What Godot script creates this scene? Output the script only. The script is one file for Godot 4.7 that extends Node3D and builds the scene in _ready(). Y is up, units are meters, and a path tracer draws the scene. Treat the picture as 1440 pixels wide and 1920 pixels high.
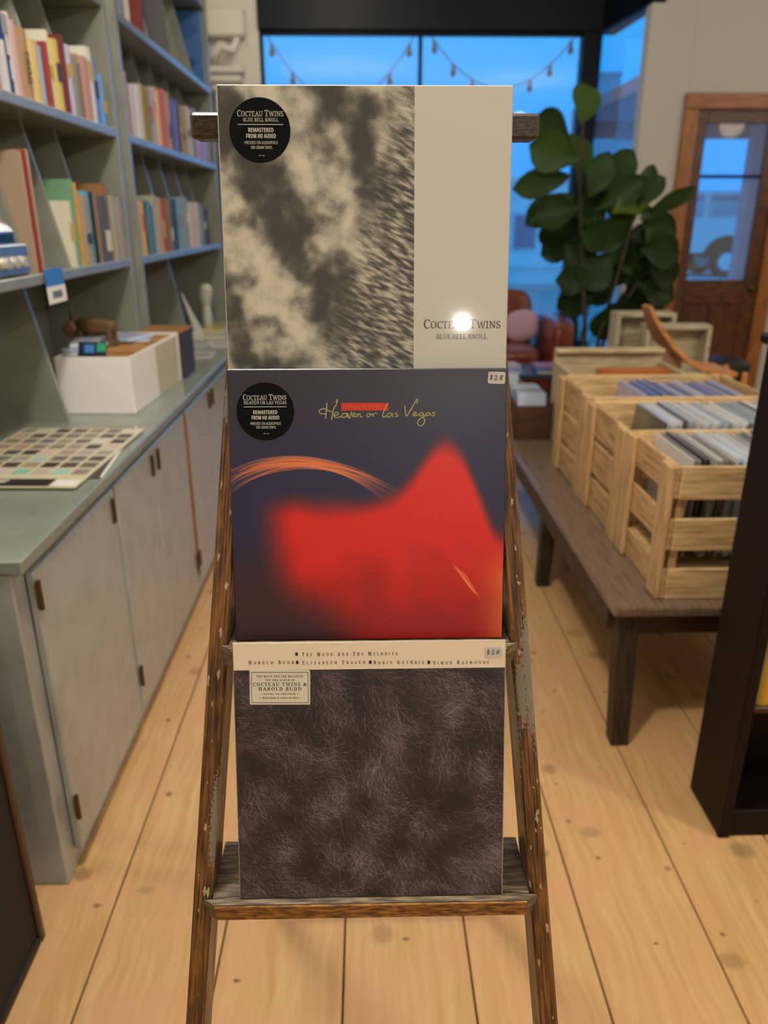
extends Node3D

# ---------------------------------------------------------------- mesh builder
class MB:
	var v := PackedVector3Array()
	var n := PackedVector3Array()
	var uv := PackedVector2Array()

	func tri(a: Vector3, b: Vector3, c: Vector3, na: Vector3, nb: Vector3, nc: Vector3, ua := Vector2.ZERO, ub := Vector2.ZERO, uc := Vector2.ZERO) -> void:
		var g := (b - a).cross(c - a)
		if g.length_squared() < 1e-18:
			return
		if g.dot(na + nb + nc) > 0.0:
			v.append(a); v.append(c); v.append(b)
			n.append(na); n.append(nc); n.append(nb)
			uv.append(ua); uv.append(uc); uv.append(ub)
		else:
			v.append(a); v.append(b); v.append(c)
			n.append(na); n.append(nb); n.append(nc)
			uv.append(ua); uv.append(ub); uv.append(uc)

	func flat_uv(p: Vector3, nn: Vector3) -> Vector2:
		var a := nn.abs()
		if a.x >= a.y and a.x >= a.z:
			return Vector2(p.z, p.y)
		if a.y >= a.z:
			return Vector2(p.x, p.z)
		return Vector2(p.x, p.y)

	func quad(a: Vector3, b: Vector3, c: Vector3, d: Vector3, nn: Vector3) -> void:
		tri(a, b, c, nn, nn, nn, flat_uv(a, nn), flat_uv(b, nn), flat_uv(c, nn))
		tri(a, c, d, nn, nn, nn, flat_uv(a, nn), flat_uv(c, nn), flat_uv(d, nn))

	# a box with chamfered edges
	func box(c: Vector3, s: Vector3, bv := 0.002, xf := Transform3D.IDENTITY) -> void:
		var h := s * 0.5
		bv = minf(bv, minf(h.x, minf(h.y, h.z)) * 0.6)
		var ax := [Vector3.RIGHT, Vector3.UP, Vector3.BACK]
		var hh := [h.x, h.y, h.z]
		for i in 3:
			var j := (i + 1) % 3
			var k := (i + 2) % 3
			for si in [-1.0, 1.0]:
				var nn: Vector3 = ax[i] * si
				var o: Vector3 = c + nn * hh[i]
				var dj: Vector3 = ax[j] * (hh[j] - bv)
				var dk: Vector3 = ax[k] * (hh[k] - bv)
				quad(xf * (o - dj - dk), xf * (o + dj - dk), xf * (o + dj + dk), xf * (o - dj + dk), (xf.basis * nn).normalized())
			if bv <= 0.0:
				continue
			for sj in [-1.0, 1.0]:
				for sk in [-1.0, 1.0]:
					var nj: Vector3 = ax[j] * sj
					var nk: Vector3 = ax[k] * sk
					var di: Vector3 = ax[i] * (hh[i] - bv)
					var e1: Vector3 = c + nj * hh[j] + nk * (hh[k] - bv)
					var e2: Vector3 = c + nj * (hh[j] - bv) + nk * hh[k]
					quad(xf * (e1 - di), xf * (e1 + di), xf * (e2 + di), xf * (e2 - di), (xf.basis * (nj + nk)).normalized())
		if bv > 0.0:
			for sx in [-1.0, 1.0]:
				for sy in [-1.0, 1.0]:
					for sz in [-1.0, 1.0]:
						var q := Vector3(sx, sy, sz)
						var a := c + q * Vector3(h.x, h.y - bv, h.z - bv)
						var b := c + q * Vector3(h.x - bv, h.y, h.z - bv)
						var d := c + q * Vector3(h.x - bv, h.y - bv, h.z)
						var nn2 := (xf.basis * q).normalized()
						tri(xf * a, xf * b, xf * d, nn2, nn2, nn2)

	# a solid between two rings of equally many points
	func loft(pa: PackedVector3Array, pb: PackedVector3Array) -> void:
		var m := pa.size()
		var ca := Vector3.ZERO
		var cb := Vector3.ZERO
		for i in m:
			ca += pa[i] / m
			cb += pb[i] / m
		var mid := (ca + cb) * 0.5
		var along := 0.0
		for i in m:
			var j := (i + 1) % m
			var nn := (pb[i] - pa[i]).cross(pa[j] - pa[i]).normalized()
			if nn.dot((pa[i] + pa[j] + pb[i] + pb[j]) * 0.25 - mid) < 0.0:
				nn = -nn
			var w := (pa[j] - pa[i]).length()
			var l := (pb[i] - pa[i]).length()
			tri(pa[i], pa[j], pb[j], nn, nn, nn, Vector2(along, 0), Vector2(along + w, 0), Vector2(along + w, l))
			tri(pa[i], pb[j], pb[i], nn, nn, nn, Vector2(along, 0), Vector2(along + w, l), Vector2(along, l))
			along += w
		var na := (pa[1] - pa[0]).cross(pa[2] - pa[0]).normalized()
		if na.dot(ca - cb) < 0.0:
			na = -na
		var nb := (pb[1] - pb[0]).cross(pb[2] - pb[0]).normalized()
		if nb.dot(cb - ca) < 0.0:
			nb = -nb
		for i in m:
			var j := (i + 1) % m
			tri(ca, pa[i], pa[j], na, na, na, flat_uv(ca, na), flat_uv(pa[i], na), flat_uv(pa[j], na))
			tri(cb, pb[i], pb[j], nb, nb, nb, flat_uv(cb, nb), flat_uv(pb[i], nb), flat_uv(pb[j], nb))

	# a convex outline pushed along a direction
	func prism(ring: PackedVector3Array, d: Vector3) -> void:
		var o := PackedVector3Array()
		for p in ring:
			o.append(p + d)
		loft(ring, o)

	func lathe(c: Vector3, prof: Array, segs := 20) -> void:
		for k in prof.size() - 1:
			var p: Vector2 = prof[k]
			var q: Vector2 = prof[k + 1]
			var dn := Vector2(q.y - p.y, p.x - q.x).normalized()
			if dn.length() < 0.5:
				continue
			for i in segs:
				var a0 := TAU * i / segs
				var a1 := TAU * (i + 1) / segs
				var r0 := Vector3(cos(a0), 0, sin(a0))
				var r1 := Vector3(cos(a1), 0, sin(a1))
				var n0 := r0 * dn.x + Vector3.UP * dn.y
				var n1 := r1 * dn.x + Vector3.UP * dn.y
				var a := c + r0 * p.x + Vector3.UP * p.y
				var b := c + r1 * p.x + Vector3.UP * p.y
				var d := c + r1 * q.x + Vector3.UP * q.y
				var e := c + r0 * q.x + Vector3.UP * q.y
				tri(a, b, d, n0, n1, n1)
				tri(a, d, e, n0, n1, n0)

	func tube(pts: Array, r0: float, r1: float, segs := 8) -> void:
		var m := pts.size()
		var rings := []
		var up := Vector3.UP
		for i in m:
			var t: Vector3 = ((pts[mini(i + 1, m - 1)] as Vector3) - (pts[maxi(i - 1, 0)] as Vector3)).normalized()
			if absf(t.dot(up)) > 0.95:
				up = Vector3.RIGHT
			var s := t.cross(up).normalized()
			var w := s.cross(t).normalized()
			up = w
			var ring := []
			var r := lerpf(r0, r1, float(i) / maxf(1.0, m - 1))
			for k in segs:
				var a := TAU * k / segs
				ring.append([(pts[i] as Vector3) + (s * cos(a) + w * sin(a)) * r, s * cos(a) + w * sin(a)])
			rings.append(ring)
		for i in m - 1:
			for k in segs:
				var k2 := (k + 1) % segs
				var a: Array = rings[i][k]
				var b: Array = rings[i][k2]
				var c: Array = rings[i + 1][k2]
				var d: Array = rings[i + 1][k]
				tri(a[0], b[0], c[0], a[1], b[1], c[1])
				tri(a[0], c[0], d[0], a[1], c[1], d[1])
		for e in [0, m - 1]:
			var tn: Vector3 = ((pts[1] as Vector3) - (pts[0] as Vector3)).normalized() * -1.0 if e == 0 else ((pts[m - 1] as Vector3) - (pts[m - 2] as Vector3)).normalized()
			for k in segs:
				tri(pts[e], rings[e][k][0], rings[e][(k + 1) % segs][0], tn, tn, tn)

	# a smooth grid of points
	func sheet(g: Array, flip := false, uvs := true) -> void:
		var rows := g.size()
		var cols: int = g[0].size()
		var nn := []
		for i in rows:
			var row := []
			for j in cols:
				var du: Vector3 = (g[i][mini(j + 1, cols - 1)] as Vector3) - (g[i][maxi(j - 1, 0)] as Vector3)
				var dv: Vector3 = (g[mini(i + 1, rows - 1)][j] as Vector3) - (g[maxi(i - 1, 0)][j] as Vector3)
				var q := du.cross(dv).normalized()
				row.append(-q if flip else q)
			nn.append(row)
		for i in rows - 1:
			for j in cols - 1:
				var ua := Vector2(float(j) / (cols - 1), float(i) / (rows - 1))
				var ub := Vector2(float(j + 1) / (cols - 1), float(i) / (rows - 1))
				var uc := Vector2(float(j + 1) / (cols - 1), float(i + 1) / (rows - 1))
				var ud := Vector2(float(j) / (cols - 1), float(i + 1) / (rows - 1))
				tri(g[i][j], g[i][j + 1], g[i + 1][j + 1], nn[i][j], nn[i][j + 1], nn[i + 1][j + 1], ua, ub, uc)
				tri(g[i][j], g[i + 1][j + 1], g[i + 1][j], nn[i][j], nn[i + 1][j + 1], nn[i + 1][j], ua, uc, ud)

	func done() -> ArrayMesh:
		var a := []
		a.resize(Mesh.ARRAY_MAX)
		a[Mesh.ARRAY_VERTEX] = v
		a[Mesh.ARRAY_NORMAL] = n
		a[Mesh.ARRAY_TEX_UV] = uv
		var m := ArrayMesh.new()
		m.add_surface_from_arrays(Mesh.PRIMITIVE_TRIANGLES, a)
		return m

# ---------------------------------------------------------------- helpers
var M := {}
var count := {}
var rng := RandomNumberGenerator.new()
var palette := {}
var grain: Texture2D
var grain2: Texture2D
var mottle: Texture2D
var bumpy: Texture2D

func numbered(called: String) -> String:
	var k: int = count.get(called, 0)
	count[called] = k + 1
	return called if k == 0 else "%s_%03d" % [called, k]

func tag(o: Node, label: String, category: String, group := "", kind := "") -> void:
	o.set_meta("label", label)
	if category:
		o.set_meta("category", category)
	if group:
		o.set_meta("group", group)
	if kind:
		o.set_meta("kind", kind)

func thing(called: String, label: String, category: String, at := Vector3.ZERO, group := "", rot := Vector3.ZERO) -> Node3D:
	var o := Node3D.new()
	o.name = numbered(called)
	add_child(o)
	o.position = at
	o.rotation = rot
	tag(o, label, category, group)
	return o

func part(called: String, mesh: Mesh, m: Material, parent: Node, at := Vector3.ZERO, rot := Vector3.ZERO, label := "") -> MeshInstance3D:
	var o := MeshInstance3D.new()
	o.name = called
	o.mesh = mesh
	o.material_override = m
	parent.add_child(o, true)
	o.position = at
	o.rotation = rot
	if label:
		o.set_meta("label", label)
	return o

func single(called: String, mesh: Mesh, m: Material, label: String, category: String, at := Vector3.ZERO, group := "", rot := Vector3.ZERO) -> MeshInstance3D:
	var o := MeshInstance3D.new()
	o.name = numbered(called)
	o.mesh = mesh
	o.material_override = m
	add_child(o)
	o.position = at
	o.rotation = rot
	tag(o, label, category, group)
	return o

func struct(called: String, label: String, at := Vector3.ZERO) -> Node3D:
	var o := Node3D.new()
	o.name = called
	add_child(o)
	o.position = at
	tag(o, label, called.split("_")[0], "", "structure")
	return o

func cube(s: Vector3, c := Vector3.ZERO, bv := 0.002) -> ArrayMesh:
	var b := MB.new()
	b.box(c, s, bv)
	return b.done()

# a box between two corners
func span(a: Vector3, b: Vector3, bv := 0.002) -> ArrayMesh:
	return cube((b - a).abs(), (a + b) * 0.5, bv)

func mat(col: String, rough := 0.6, metal := 0.0, coat := 0.0, coat_rough := 0.1) -> StandardMaterial3D:
	var m := StandardMaterial3D.new()
	m.albedo_color = Color(col)
	m.roughness = rough
	m.metallic = metal
	if coat > 0.0:
		m.clearcoat_enabled = true
		m.clearcoat = coat
		m.clearcoat_roughness = coat_rough
	return m

func shade(col: String, rough := 0.6) -> StandardMaterial3D:
	var key := "%s %.2f" % [col, rough]
	if not palette.has(key):
		palette[key] = mat(col, rough)
	return palette[key]

func wood(col: String, along: int, rough := 0.6, tex: Texture2D = null, across := 5.0, length := 0.45, world := true) -> StandardMaterial3D:
	var m := mat(col, rough)
	m.albedo_texture = tex if tex else grain
	m.uv1_triplanar = true
	m.uv1_world_triplanar = world
	var s := Vector3(across, across, across)
	s[along] = length
	m.uv1_scale = s
	m.heightmap_enabled = true
	m.heightmap_texture = grain
	m.heightmap_scale = 0.06
	return m

func noise_tex(sd: int, freq: float, ramp: Array, size := 512, octaves := 4, kind := FastNoiseLite.TYPE_SIMPLEX_SMOOTH) -> NoiseTexture2D:
	var f := FastNoiseLite.new()
	f.seed = sd
	f.noise_type = kind
	f.frequency = freq
	f.fractal_octaves = octaves
	var t := NoiseTexture2D.new()
	t.width = size
	t.height = size
	t.seamless = true
	t.noise = f
	var g := Gradient.new()
	var offs := PackedFloat32Array()
	var cols := PackedColorArray()
	for r in ramp:
		offs.append(r[0])
		cols.append(Color(r[1] as String))
	g.offsets = offs
	g.colors = cols
	t.color_ramp = g
	return t

func picture(w: int, h: int, bytes: PackedByteArray) -> ImageTexture:
	return ImageTexture.create_from_image(Image.create_from_data(w, h, false, Image.FORMAT_RGB8, bytes))

func ordinal(k: int) -> String:
	var t := k % 10
	if k % 100 in [11, 12, 13]:
		t = 0
	return "%d%s" % [k, ["th", "st", "nd", "rd", "th", "th", "th", "th", "th", "th"][t]]

func colour_name(c: Color) -> String:
	var h := c.h
	if c.s < 0.13:
		return "white" if c.v > 0.78 else ("pale grey" if c.v > 0.6 else ("grey" if c.v > 0.35 else "black"))
	if h < 0.03 or h > 0.94:
		return "dusty pink" if c.s < 0.4 else ("dark red" if c.v < 0.55 else "red")
	if h < 0.085:
		return "pinkish beige" if c.s < 0.3 else ("brown" if c.v < 0.62 else "orange brown")
	if h < 0.145:
		return "cream" if c.s < 0.32 else ("tan" if c.s < 0.6 else "golden yellow")
	if h < 0.2:
		return "pale olive" if c.s < 0.3 else "olive yellow"
	if h < 0.45:
		return "green"
	if h < 0.56:
		return "teal"
	if h < 0.68:
		return ("navy blue" if c.v < 0.5 else "blue") if c.s > 0.35 else "blue grey"
	if h < 0.82:
		return "lavender" if c.v > 0.6 else "dark purple"
	return "lilac pink" if c.v > 0.5 else "plum"

# ---------------------------------------------------------------- lettering
var fonts := {}

func font(key: String) -> Font:
	if not fonts.has(key):
		var f := SystemFont.new()
		f.font_names = PackedStringArray(["Droid Serif" if key.begins_with("serif") else "Droid Sans"])
		if key.ends_with("bold"):
			f.font_weight = 700
		fonts[key] = f
	return fonts[key]

func glyphs(text: String, key: String) -> Array:
	var t := TextMesh.new()
	t.font = font(key)
	t.font_size = 64
	t.pixel_size = 0.01
	t.depth = 0.0
	t.curve_step = 4.0
	t.horizontal_alignment = HORIZONTAL_ALIGNMENT_LEFT
	t.vertical_alignment = VERTICAL_ALIGNMENT_BOTTOM
	t.text = text
	return t.get_mesh_arrays()

# flat print: text centred on x, cap height and full width as given; small capitals when small < 1
func letters(text: String, key: String, c: Vector2, width: float, cap: float, small := 1.0, gap := 0.0) -> ArrayMesh:
	var href := glyphs("H", key)
	var lo := 1e9
	var hi := -1e9
	for p in href[Mesh.ARRAY_VERTEX]:
		lo = minf(lo, p.y)
		hi = maxf(hi, p.y)
	var f := font(key)
	var pts := PackedVector3Array()
	var pen := 0.0
	var first := true
	for k in text.length():
		var ch := text[k]
		var sc := 1.0
		if small < 1.0 and ch != " ":
			sc = 1.0 if first else small
		first = ch == " "
		var adv: float = f.get_string_size(ch, HORIZONTAL_ALIGNMENT_LEFT, -1, 64).x * 0.01
		if ch != " ":
			var show := ch.to_upper() if small < 1.0 else ch
			adv = f.get_string_size(show, HORIZONTAL_ALIGNMENT_LEFT, -1, 64).x * 0.01
			var arr := glyphs(show, key)
			var vs: PackedVector3Array = arr[Mesh.ARRAY_VERTEX]
			var ix: PackedInt32Array = arr[Mesh.ARRAY_INDEX] if arr[Mesh.ARRAY_INDEX] != null else PackedInt32Array(range(vs.size()))
			for i in ix:
				var p := vs[i]
				pts.append(Vector3(pen + p.x * sc, (p.y - lo) * sc, 0))
		pen += adv * sc + gap
	var x0 := 1e9
	var x1 := -1e9
	for p in pts:
		x0 = minf(x0, p.x)
		x1 = maxf(x1, p.x)
	var sx := width / (x1 - x0)
	var sy := cap / (hi - lo)
	var b := MB.new()
	for i in range(0, pts.size() - 2, 3):
		var q := []
		for j in 3:
			var p := pts[i + j]
			q.append(Vector3(c.x + (p.x - (x0 + x1) * 0.5) * sx, c.y + p.y * sy - cap * 0.5, 0))
		b.tri(q[0], q[1], q[2], Vector3.BACK, Vector3.BACK, Vector3.BACK)
	return b.done()

# pen strokes as flat ribbons
func strokes(lines: Array, o: Vector2, scale: Vector2, w: float) -> ArrayMesh:
	var b := MB.new()
	for line in lines:
		var cv := []
		for i in line.size() - 1:
			for k in 6:
				var t := k / 6.0
				var p0: Vector2 = line[maxi(i - 1, 0)]
				var p1: Vector2 = line[i]
				var p2: Vector2 = line[i + 1]
				var p3: Vector2 = line[mini(i + 2, line.size() - 1)]
				cv.append(p1.cubic_interpolate(p2, p0, p3, t))
		cv.append(line[line.size() - 1])
		for i in cv.size() - 1:
			var a: Vector2 = o + (cv[i] as Vector2) * scale
			var d: Vector2 = o + (cv[i + 1] as Vector2) * scale
			var t := (d - a).normalized()
			var s := Vector2(-t.y, t.x) * w * 0.5
			a -= t * w * 0.2
			d += t * w * 0.2
			b.quad(Vector3(a.x - s.x, a.y - s.y, 0), Vector3(d.x - s.x, d.y - s.y, 0), Vector3(d.x + s.x, d.y + s.y, 0), Vector3(a.x + s.x, a.y + s.y, 0), Vector3.BACK)
	return b.done()

func disc(r: float, thick: float, segs := 64) -> ArrayMesh:
	var b := MB.new()
	var ring := PackedVector3Array()
	for i in segs:
		ring.append(Vector3(cos(TAU * i / segs) * r, sin(TAU * i / segs) * r, 0))
	b.prism(ring, Vector3(0, 0, thick))
	return b.done()

func rounded_plate(w: float, h: float, r: float, thick: float) -> ArrayMesh:
	var b := MB.new()
	var ring := PackedVector3Array()
	for q in 4:
		var cx: float = (w * 0.5 - r) * [1, -1, -1, 1][q]
		var cy: float = (h * 0.5 - r) * [1, 1, -1, -1][q]
		for k in 5:
			var a := PI * 0.5 * (q + k / 4.0)
			ring.append(Vector3(cx + cos(a) * r, cy + sin(a) * r, 0))
	b.prism(ring, Vector3(0, 0, thick))
	return b.done()

# ---------------------------------------------------------------- scene
func _ready() -> void:
	rng.seed = 71
	# camera: a phone held at 1.55 m, tipped down
	var cam := Camera3D.new()
	cam.name = "camera"
	cam.position = Vector3(0, 1.55, 0)
	cam.rotation_degrees = Vector3(-20.8776, -1.2249, 0)
	cam.fov = 67.3067
	cam.near = 0.05
	cam.far = 200.0
	var lens := CameraAttributesPhysical.new()
	lens.frustum_focal_length = 18.025
	lens.frustum_focus_distance = 0.87
	lens.exposure_aperture = 2.9
	cam.attributes = lens
	add_child(cam)
	cam.current = true
	# dusk sky
	var sky := ProceduralSkyMaterial.new()
	sky.sky_top_color = Color("30aeff")
	sky.sky_horizon_color = Color("0092ff")
	sky.sky_curve = 0.12
	sky.sky_energy_multiplier = 1.08
	sky.ground_horizon_color = Color("4a86c8")
	sky.ground_bottom_color = Color("24466e")
	var env := Environment.new()
	env.background_mode = Environment.BG_SKY
	env.sky = Sky.new()
	env.sky.sky_material = sky
	env.tonemap_mode = Environment.TONE_MAPPER_LINEAR
	env.tonemap_exposure = 1.0
	env.sdfgi_enabled = true
	env.ssao_enabled = true
	env.ssil_enabled = true
	var we := WorldEnvironment.new()
	we.name = "world"
	we.environment = env
	add_child(we)
	# lamps of the shop: warm globes hanging from the ceiling
	lamp(Vector3(0.62, 2.37, 3.3), 3.0, 0.024, "small bare warm bulb hanging at the back of the shop")
	lamp(Vector3(2.9, 3.3, 0.0), 3.1, 0.13, "warm globe pendant lamp hanging beyond the dark bookcase")
	lamp(Vector3(-0.3, 3.2, -1.15), 3.3, 0.13, "warm globe pendant lamp hanging above the ladder and counter")
	lamp(Vector3(-0.3, 3.62, -6.1), 0.9, 0.13, "warm globe pendant lamp hanging by the cream pilaster")
	lamp(Vector3(3.95, 2.5, -4.9), 0.4, 0.13, "warm globe pendant lamp mirrored in the door glass")
	materials()
	room()
	outside()
	counter_side()
	bookcases()
	ladder()
	albums()
	bench_and_crates()
	dark_furniture()
	window_corner()
	counter_things()

func lamp(at: Vector3, energy: float, rad: float, label: String) -> void:
	var t := thing("pendant_lamp", label, "lamp", at, "globe pendant lamps")
	var s := SphereMesh.new()
	s.radius = rad
	s.height = rad * 2.0
	s.radial_segments = 32
	s.rings = 16
	var m := mat("fff0d0", 0.3)
	m.emission_enabled = true
	m.emission = Color("ffdca8")
	m.emission_energy_multiplier = 5.0
	part("glass_globe", s, m, t)
	var b := MB.new()
	b.lathe(Vector3(0, rad - 0.03, 0), [Vector2(0.0, 0.0), Vector2(0.05, 0.0), Vector2(0.05, 0.05), Vector2(0.02, 0.08), Vector2(0.0, 0.08)])
	part("socket_cap", b.done(), mat("2a2622", 0.4, 0.8), t)
	b = MB.new()
	b.tube([Vector3(0, rad + 0.04, 0), Vector3(0, 3.95 - at.y, 0)], 0.006, 0.006)
	part("cord", b.done(), mat("1c1a18", 0.6), t)
	var l := OmniLight3D.new()
	l.name = "bulb_light"
	l.light_color = Color(1.0, 0.985, 0.93).linear_to_srgb()
	l.light_energy = energy
	l.light_size = rad * 0.85
	l.omni_range = 25.0
	l.omni_attenuation = 2.0
	l.shadow_enabled = true
	t.add_child(l)

func plank_picture(sd: int) -> ImageTexture:
	var w := 160
	var h := 1800
	var f := FastNoiseLite.new()
	f.seed = sd
	f.frequency = 0.03
	f.fractal_octaves = 3
	var f2 := FastNoiseLite.new()
	f2.seed = sd + 9
	f2.frequency = 0.012
	var r := RandomNumberGenerator.new()
	r.seed = sd * 77 + 5
	var bytes := PackedByteArray()
	bytes.resize(w * h * 3)
	var base := Color("d4ac75")
	var dark := Color("b78b51")
	var pink := Color("d09b6d")
	for y in h:
		for x in w:
			var g := f.get_noise_2d(x * 2.2 + f2.get_noise_2d(x * 0.8, y * 0.35) * 26.0, y * 0.09)
			var b := f2.get_noise_2d(x * 0.6 + 400, y * 0.5)
			var c := base.lerp(dark, clampf(0.36 + g * 0.55, 0, 1)).lerp(pink, clampf(b * 0.9 + 0.3, 0, 0.85))
			var i := (y * w + x) * 3
			bytes[i] = int(c.r * 255)
			bytes[i + 1] = int(c.g * 255)
			bytes[i + 2] = int(c.b * 255)
	# knots, nail marks and stains
	for k in 15:
		var kx := r.randf_range(8, w - 8)
		var ky := r.randf_range(20, h - 20)
		var rx := r.randf_range(2.0, 5.0) if k % 4 else r.randf_range(9.0, 16.0)
		var ry := rx * r.randf_range(0.6, 1.5)
		var deep := r.randf_range(0.35, 0.8) if k % 4 else r.randf_range(0.2, 0.36)
		var kc := Color("5a3a1e") if k % 5 else Color("40382c")
		for y in range(maxi(0, int(ky - ry * 2.2)), mini(h, int(ky + ry * 2.2))):
			for x in range(maxi(0, int(kx - rx * 2.2)), mini(w, int(kx + rx * 2.2))):
				var d := Vector2((x - kx) / rx, (y - ky) / ry).length() + f.get_noise_2d(x * 6, y * 6) * 0.5
				var a := clampf((1.5 - d) * 1.4, 0, 1) * deep
				if a > 0.0:
					var i := (y * w + x) * 3
					bytes[i] = int(lerpf(bytes[i], kc.r * 255, a))
					bytes[i + 1] = int(lerpf(bytes[i + 1], kc.g * 255, a))
					bytes[i + 2] = int(lerpf(bytes[i + 2], kc.b * 255, a))
	return picture(w, h, bytes)

func rail_picture(sd: int) -> ImageTexture:
	# brown stained, deeply grained wood with flecks of pale paint
	var w := 96
	var h := 1400
	var f := FastNoiseLite.new()
	f.seed = sd
	f.frequency = 0.05
	f.fractal_octaves = 3
	var r := RandomNumberGenerator.new()
	r.seed = sd
	var bytes := PackedByteArray()
	bytes.resize(w * h * 3)
	var a := Color("8a5a26")
	var b := Color("38220e")
	for y in h:
		for x in w:
			var g := f.get_noise_2d(x * 7.0, y * 0.16)
			var l := f.get_noise_2d(x * 1.5 + 90, y * 0.5)
			var c := a.lerp(b, clampf(0.42 + g * 1.2 + l * 0.5, 0, 1))
			var i := (y * w + x) * 3
			bytes[i] = int(c.r * 255)
			bytes[i + 1] = int(c.g * 255)
			bytes[i + 2] = int(c.b * 255)
	for k in 150:
		var kx := r.randf_range(0, w)
		var ky := r.randf_range(0, h) if k % 2 else h * (0.62 + r.randfn(0.0, 0.09))
		var big := k % 9 == 0
		var rx := r.randf_range(5.0, 9.0) if big else r.randf_range(0.8, 2.4)
		var ry := rx * (r.randf_range(2.5, 9.0) if big else r.randf_range(0.8, 3.0))
		var col := Color("b0a284") if k % 3 else Color("83796a")
		for y in range(maxi(0, int(ky - ry * 1.6)), mini(h, int(ky + ry * 1.6) + 1)):
			for x in range(maxi(0, int(kx - rx * 1.6)), mini(w, int(kx + rx * 1.6) + 1)):
				var d := Vector2((x - kx) / rx, (y - ky) / ry).length() + f.get_noise_2d(x * 5.0, y * 3.0) * 0.7
				if d < 1.0:
					var i := (y * w + x) * 3
					bytes[i] = int(col.r * 255)
					bytes[i + 1] = int(col.g * 255)
					bytes[i + 2] = int(col.b * 255)
	return picture(w, h, bytes)

func materials() -> void:
	grain = noise_tex(3, 0.02, [[0.0, "a89e92"], [0.35, "d8d1c6"], [0.6, "efeae2"], [1.0, "ffffff"]])
	grain2 = noise_tex(8, 0.03, [[0.0, "4a4038"], [0.45, "a89a88"], [0.7, "d8ccba"], [1.0, "fff8ee"]])
	mottle = noise_tex(21, 0.012, [[0.0, "e4e4e2"], [0.5, "f4f4f2"], [1.0, "ffffff"]])
	bumpy = noise_tex(31, 0.02, [[0.0, "000000"], [1.0, "ffffff"]], 256)
	# painted woodwork
	var grey := mat("aaada8", 0.38, 0.0, 0.7, 0.25)
	grey.albedo_texture = mottle
	grey.uv1_triplanar = true
	grey.uv1_world_triplanar = true
	grey.uv1_scale = Vector3(1.2, 1.2, 1.2)
	M.grey = grey
	var shelf := mat("8b8b7c", 0.4, 0.0, 0.8, 0.22)
	shelf.albedo_texture = mottle
	shelf.uv1_triplanar = true
	shelf.uv1_world_triplanar = true
	M.shelf = shelf
	var top := mat("8a9082", 0.32, 0.0, 0.6, 0.2)
	top.albedo_texture = mottle
	top.uv1_triplanar = true
	top.uv1_world_triplanar = true
	M.top = top
	M.wall = mat("bcb8ae", 0.85)
	M.plaster = mat("d2ccbc", 0.8)
	M.ceiling = mat("efece6", 0.9)
	M.navy = mat("080d16", 0.45)
	M.navy.metallic_specular = 0.3
	M.crate_x = wood("ecca94", 0, 0.7)
	M.crate_y = wood("dfb886", 1, 0.7)
	M.crate_z = wood("d8b07e", 2, 0.7)
	M.crate_pale = wood("cfb98f", 0, 0.7)
	M.bench_top = wood("85705f", 2, 0.28, grain, 6.0, 0.5)
	M.bench = wood("59432c", 2, 0.55, grain2, 6.0, 0.5)
	M.bench_leg = wood("4a3a26", 1, 0.55, grain2, 6.0, 0.5)
	M.mahogany = wood("160a06", 1, 0.5, grain, 5.0, 0.4)
	M.mahogany.metallic_specular = 0.3
	M.door = wood("7a4c22", 1, 0.42, grain2, 4.0, 0.4)
	M.door_x = wood("7a4c22", 0, 0.42, grain2, 4.0, 0.4)
	M.trim = wood("a4692f", 1, 0.42, grain, 4.0, 0.4)
	M.trim_x = wood("a4692f", 0, 0.42, grain, 4.0, 0.4)
	M.brass = mat("5c4624", 0.45, 0.7)
	M.black = mat("121214", 0.5)
	M.paper = mat("e0dcd2", 0.7)
	M.pages = mat("d8ccb0", 0.85)
	M.white_card = mat("f0e9e0", 0.55)
	M.leather = mat("7a3018", 0.3, 0.0, 0.6, 0.25)
	M.steel = mat("b8bcc2", 0.28, 0.9)
	var glass := mat("ffffff", 0.02)
	glass.albedo_color = Color(1, 1, 1, 0.06)
	glass.metallic_specular = 0.36
	glass.transparency = BaseMaterial3D.TRANSPARENCY_ALPHA
	M.glass = glass
	M.rails = []
	for k in 2:
		var rm := StandardMaterial3D.new()
		rm.albedo_texture = rail_picture(40 + k)
		rm.roughness = 0.42
		rm.uv1_scale = Vector3(12.0, 0.58, 1)
		rm.heightmap_enabled = true
		rm.heightmap_texture = rm.albedo_texture
		rm.heightmap_scale = 0.12
		M.rails.append(rm)
	M.tread = wood("988c7a", 0, 0.45, grain2, 9.0, 1.2)
	M.tread_edge = wood("c8924a", 0, 0.55, grain2, 12.0, 2.5)
	M.cap = wood("5c4e3e", 0, 0.35, grain2, 14.0, 6.0)

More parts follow.
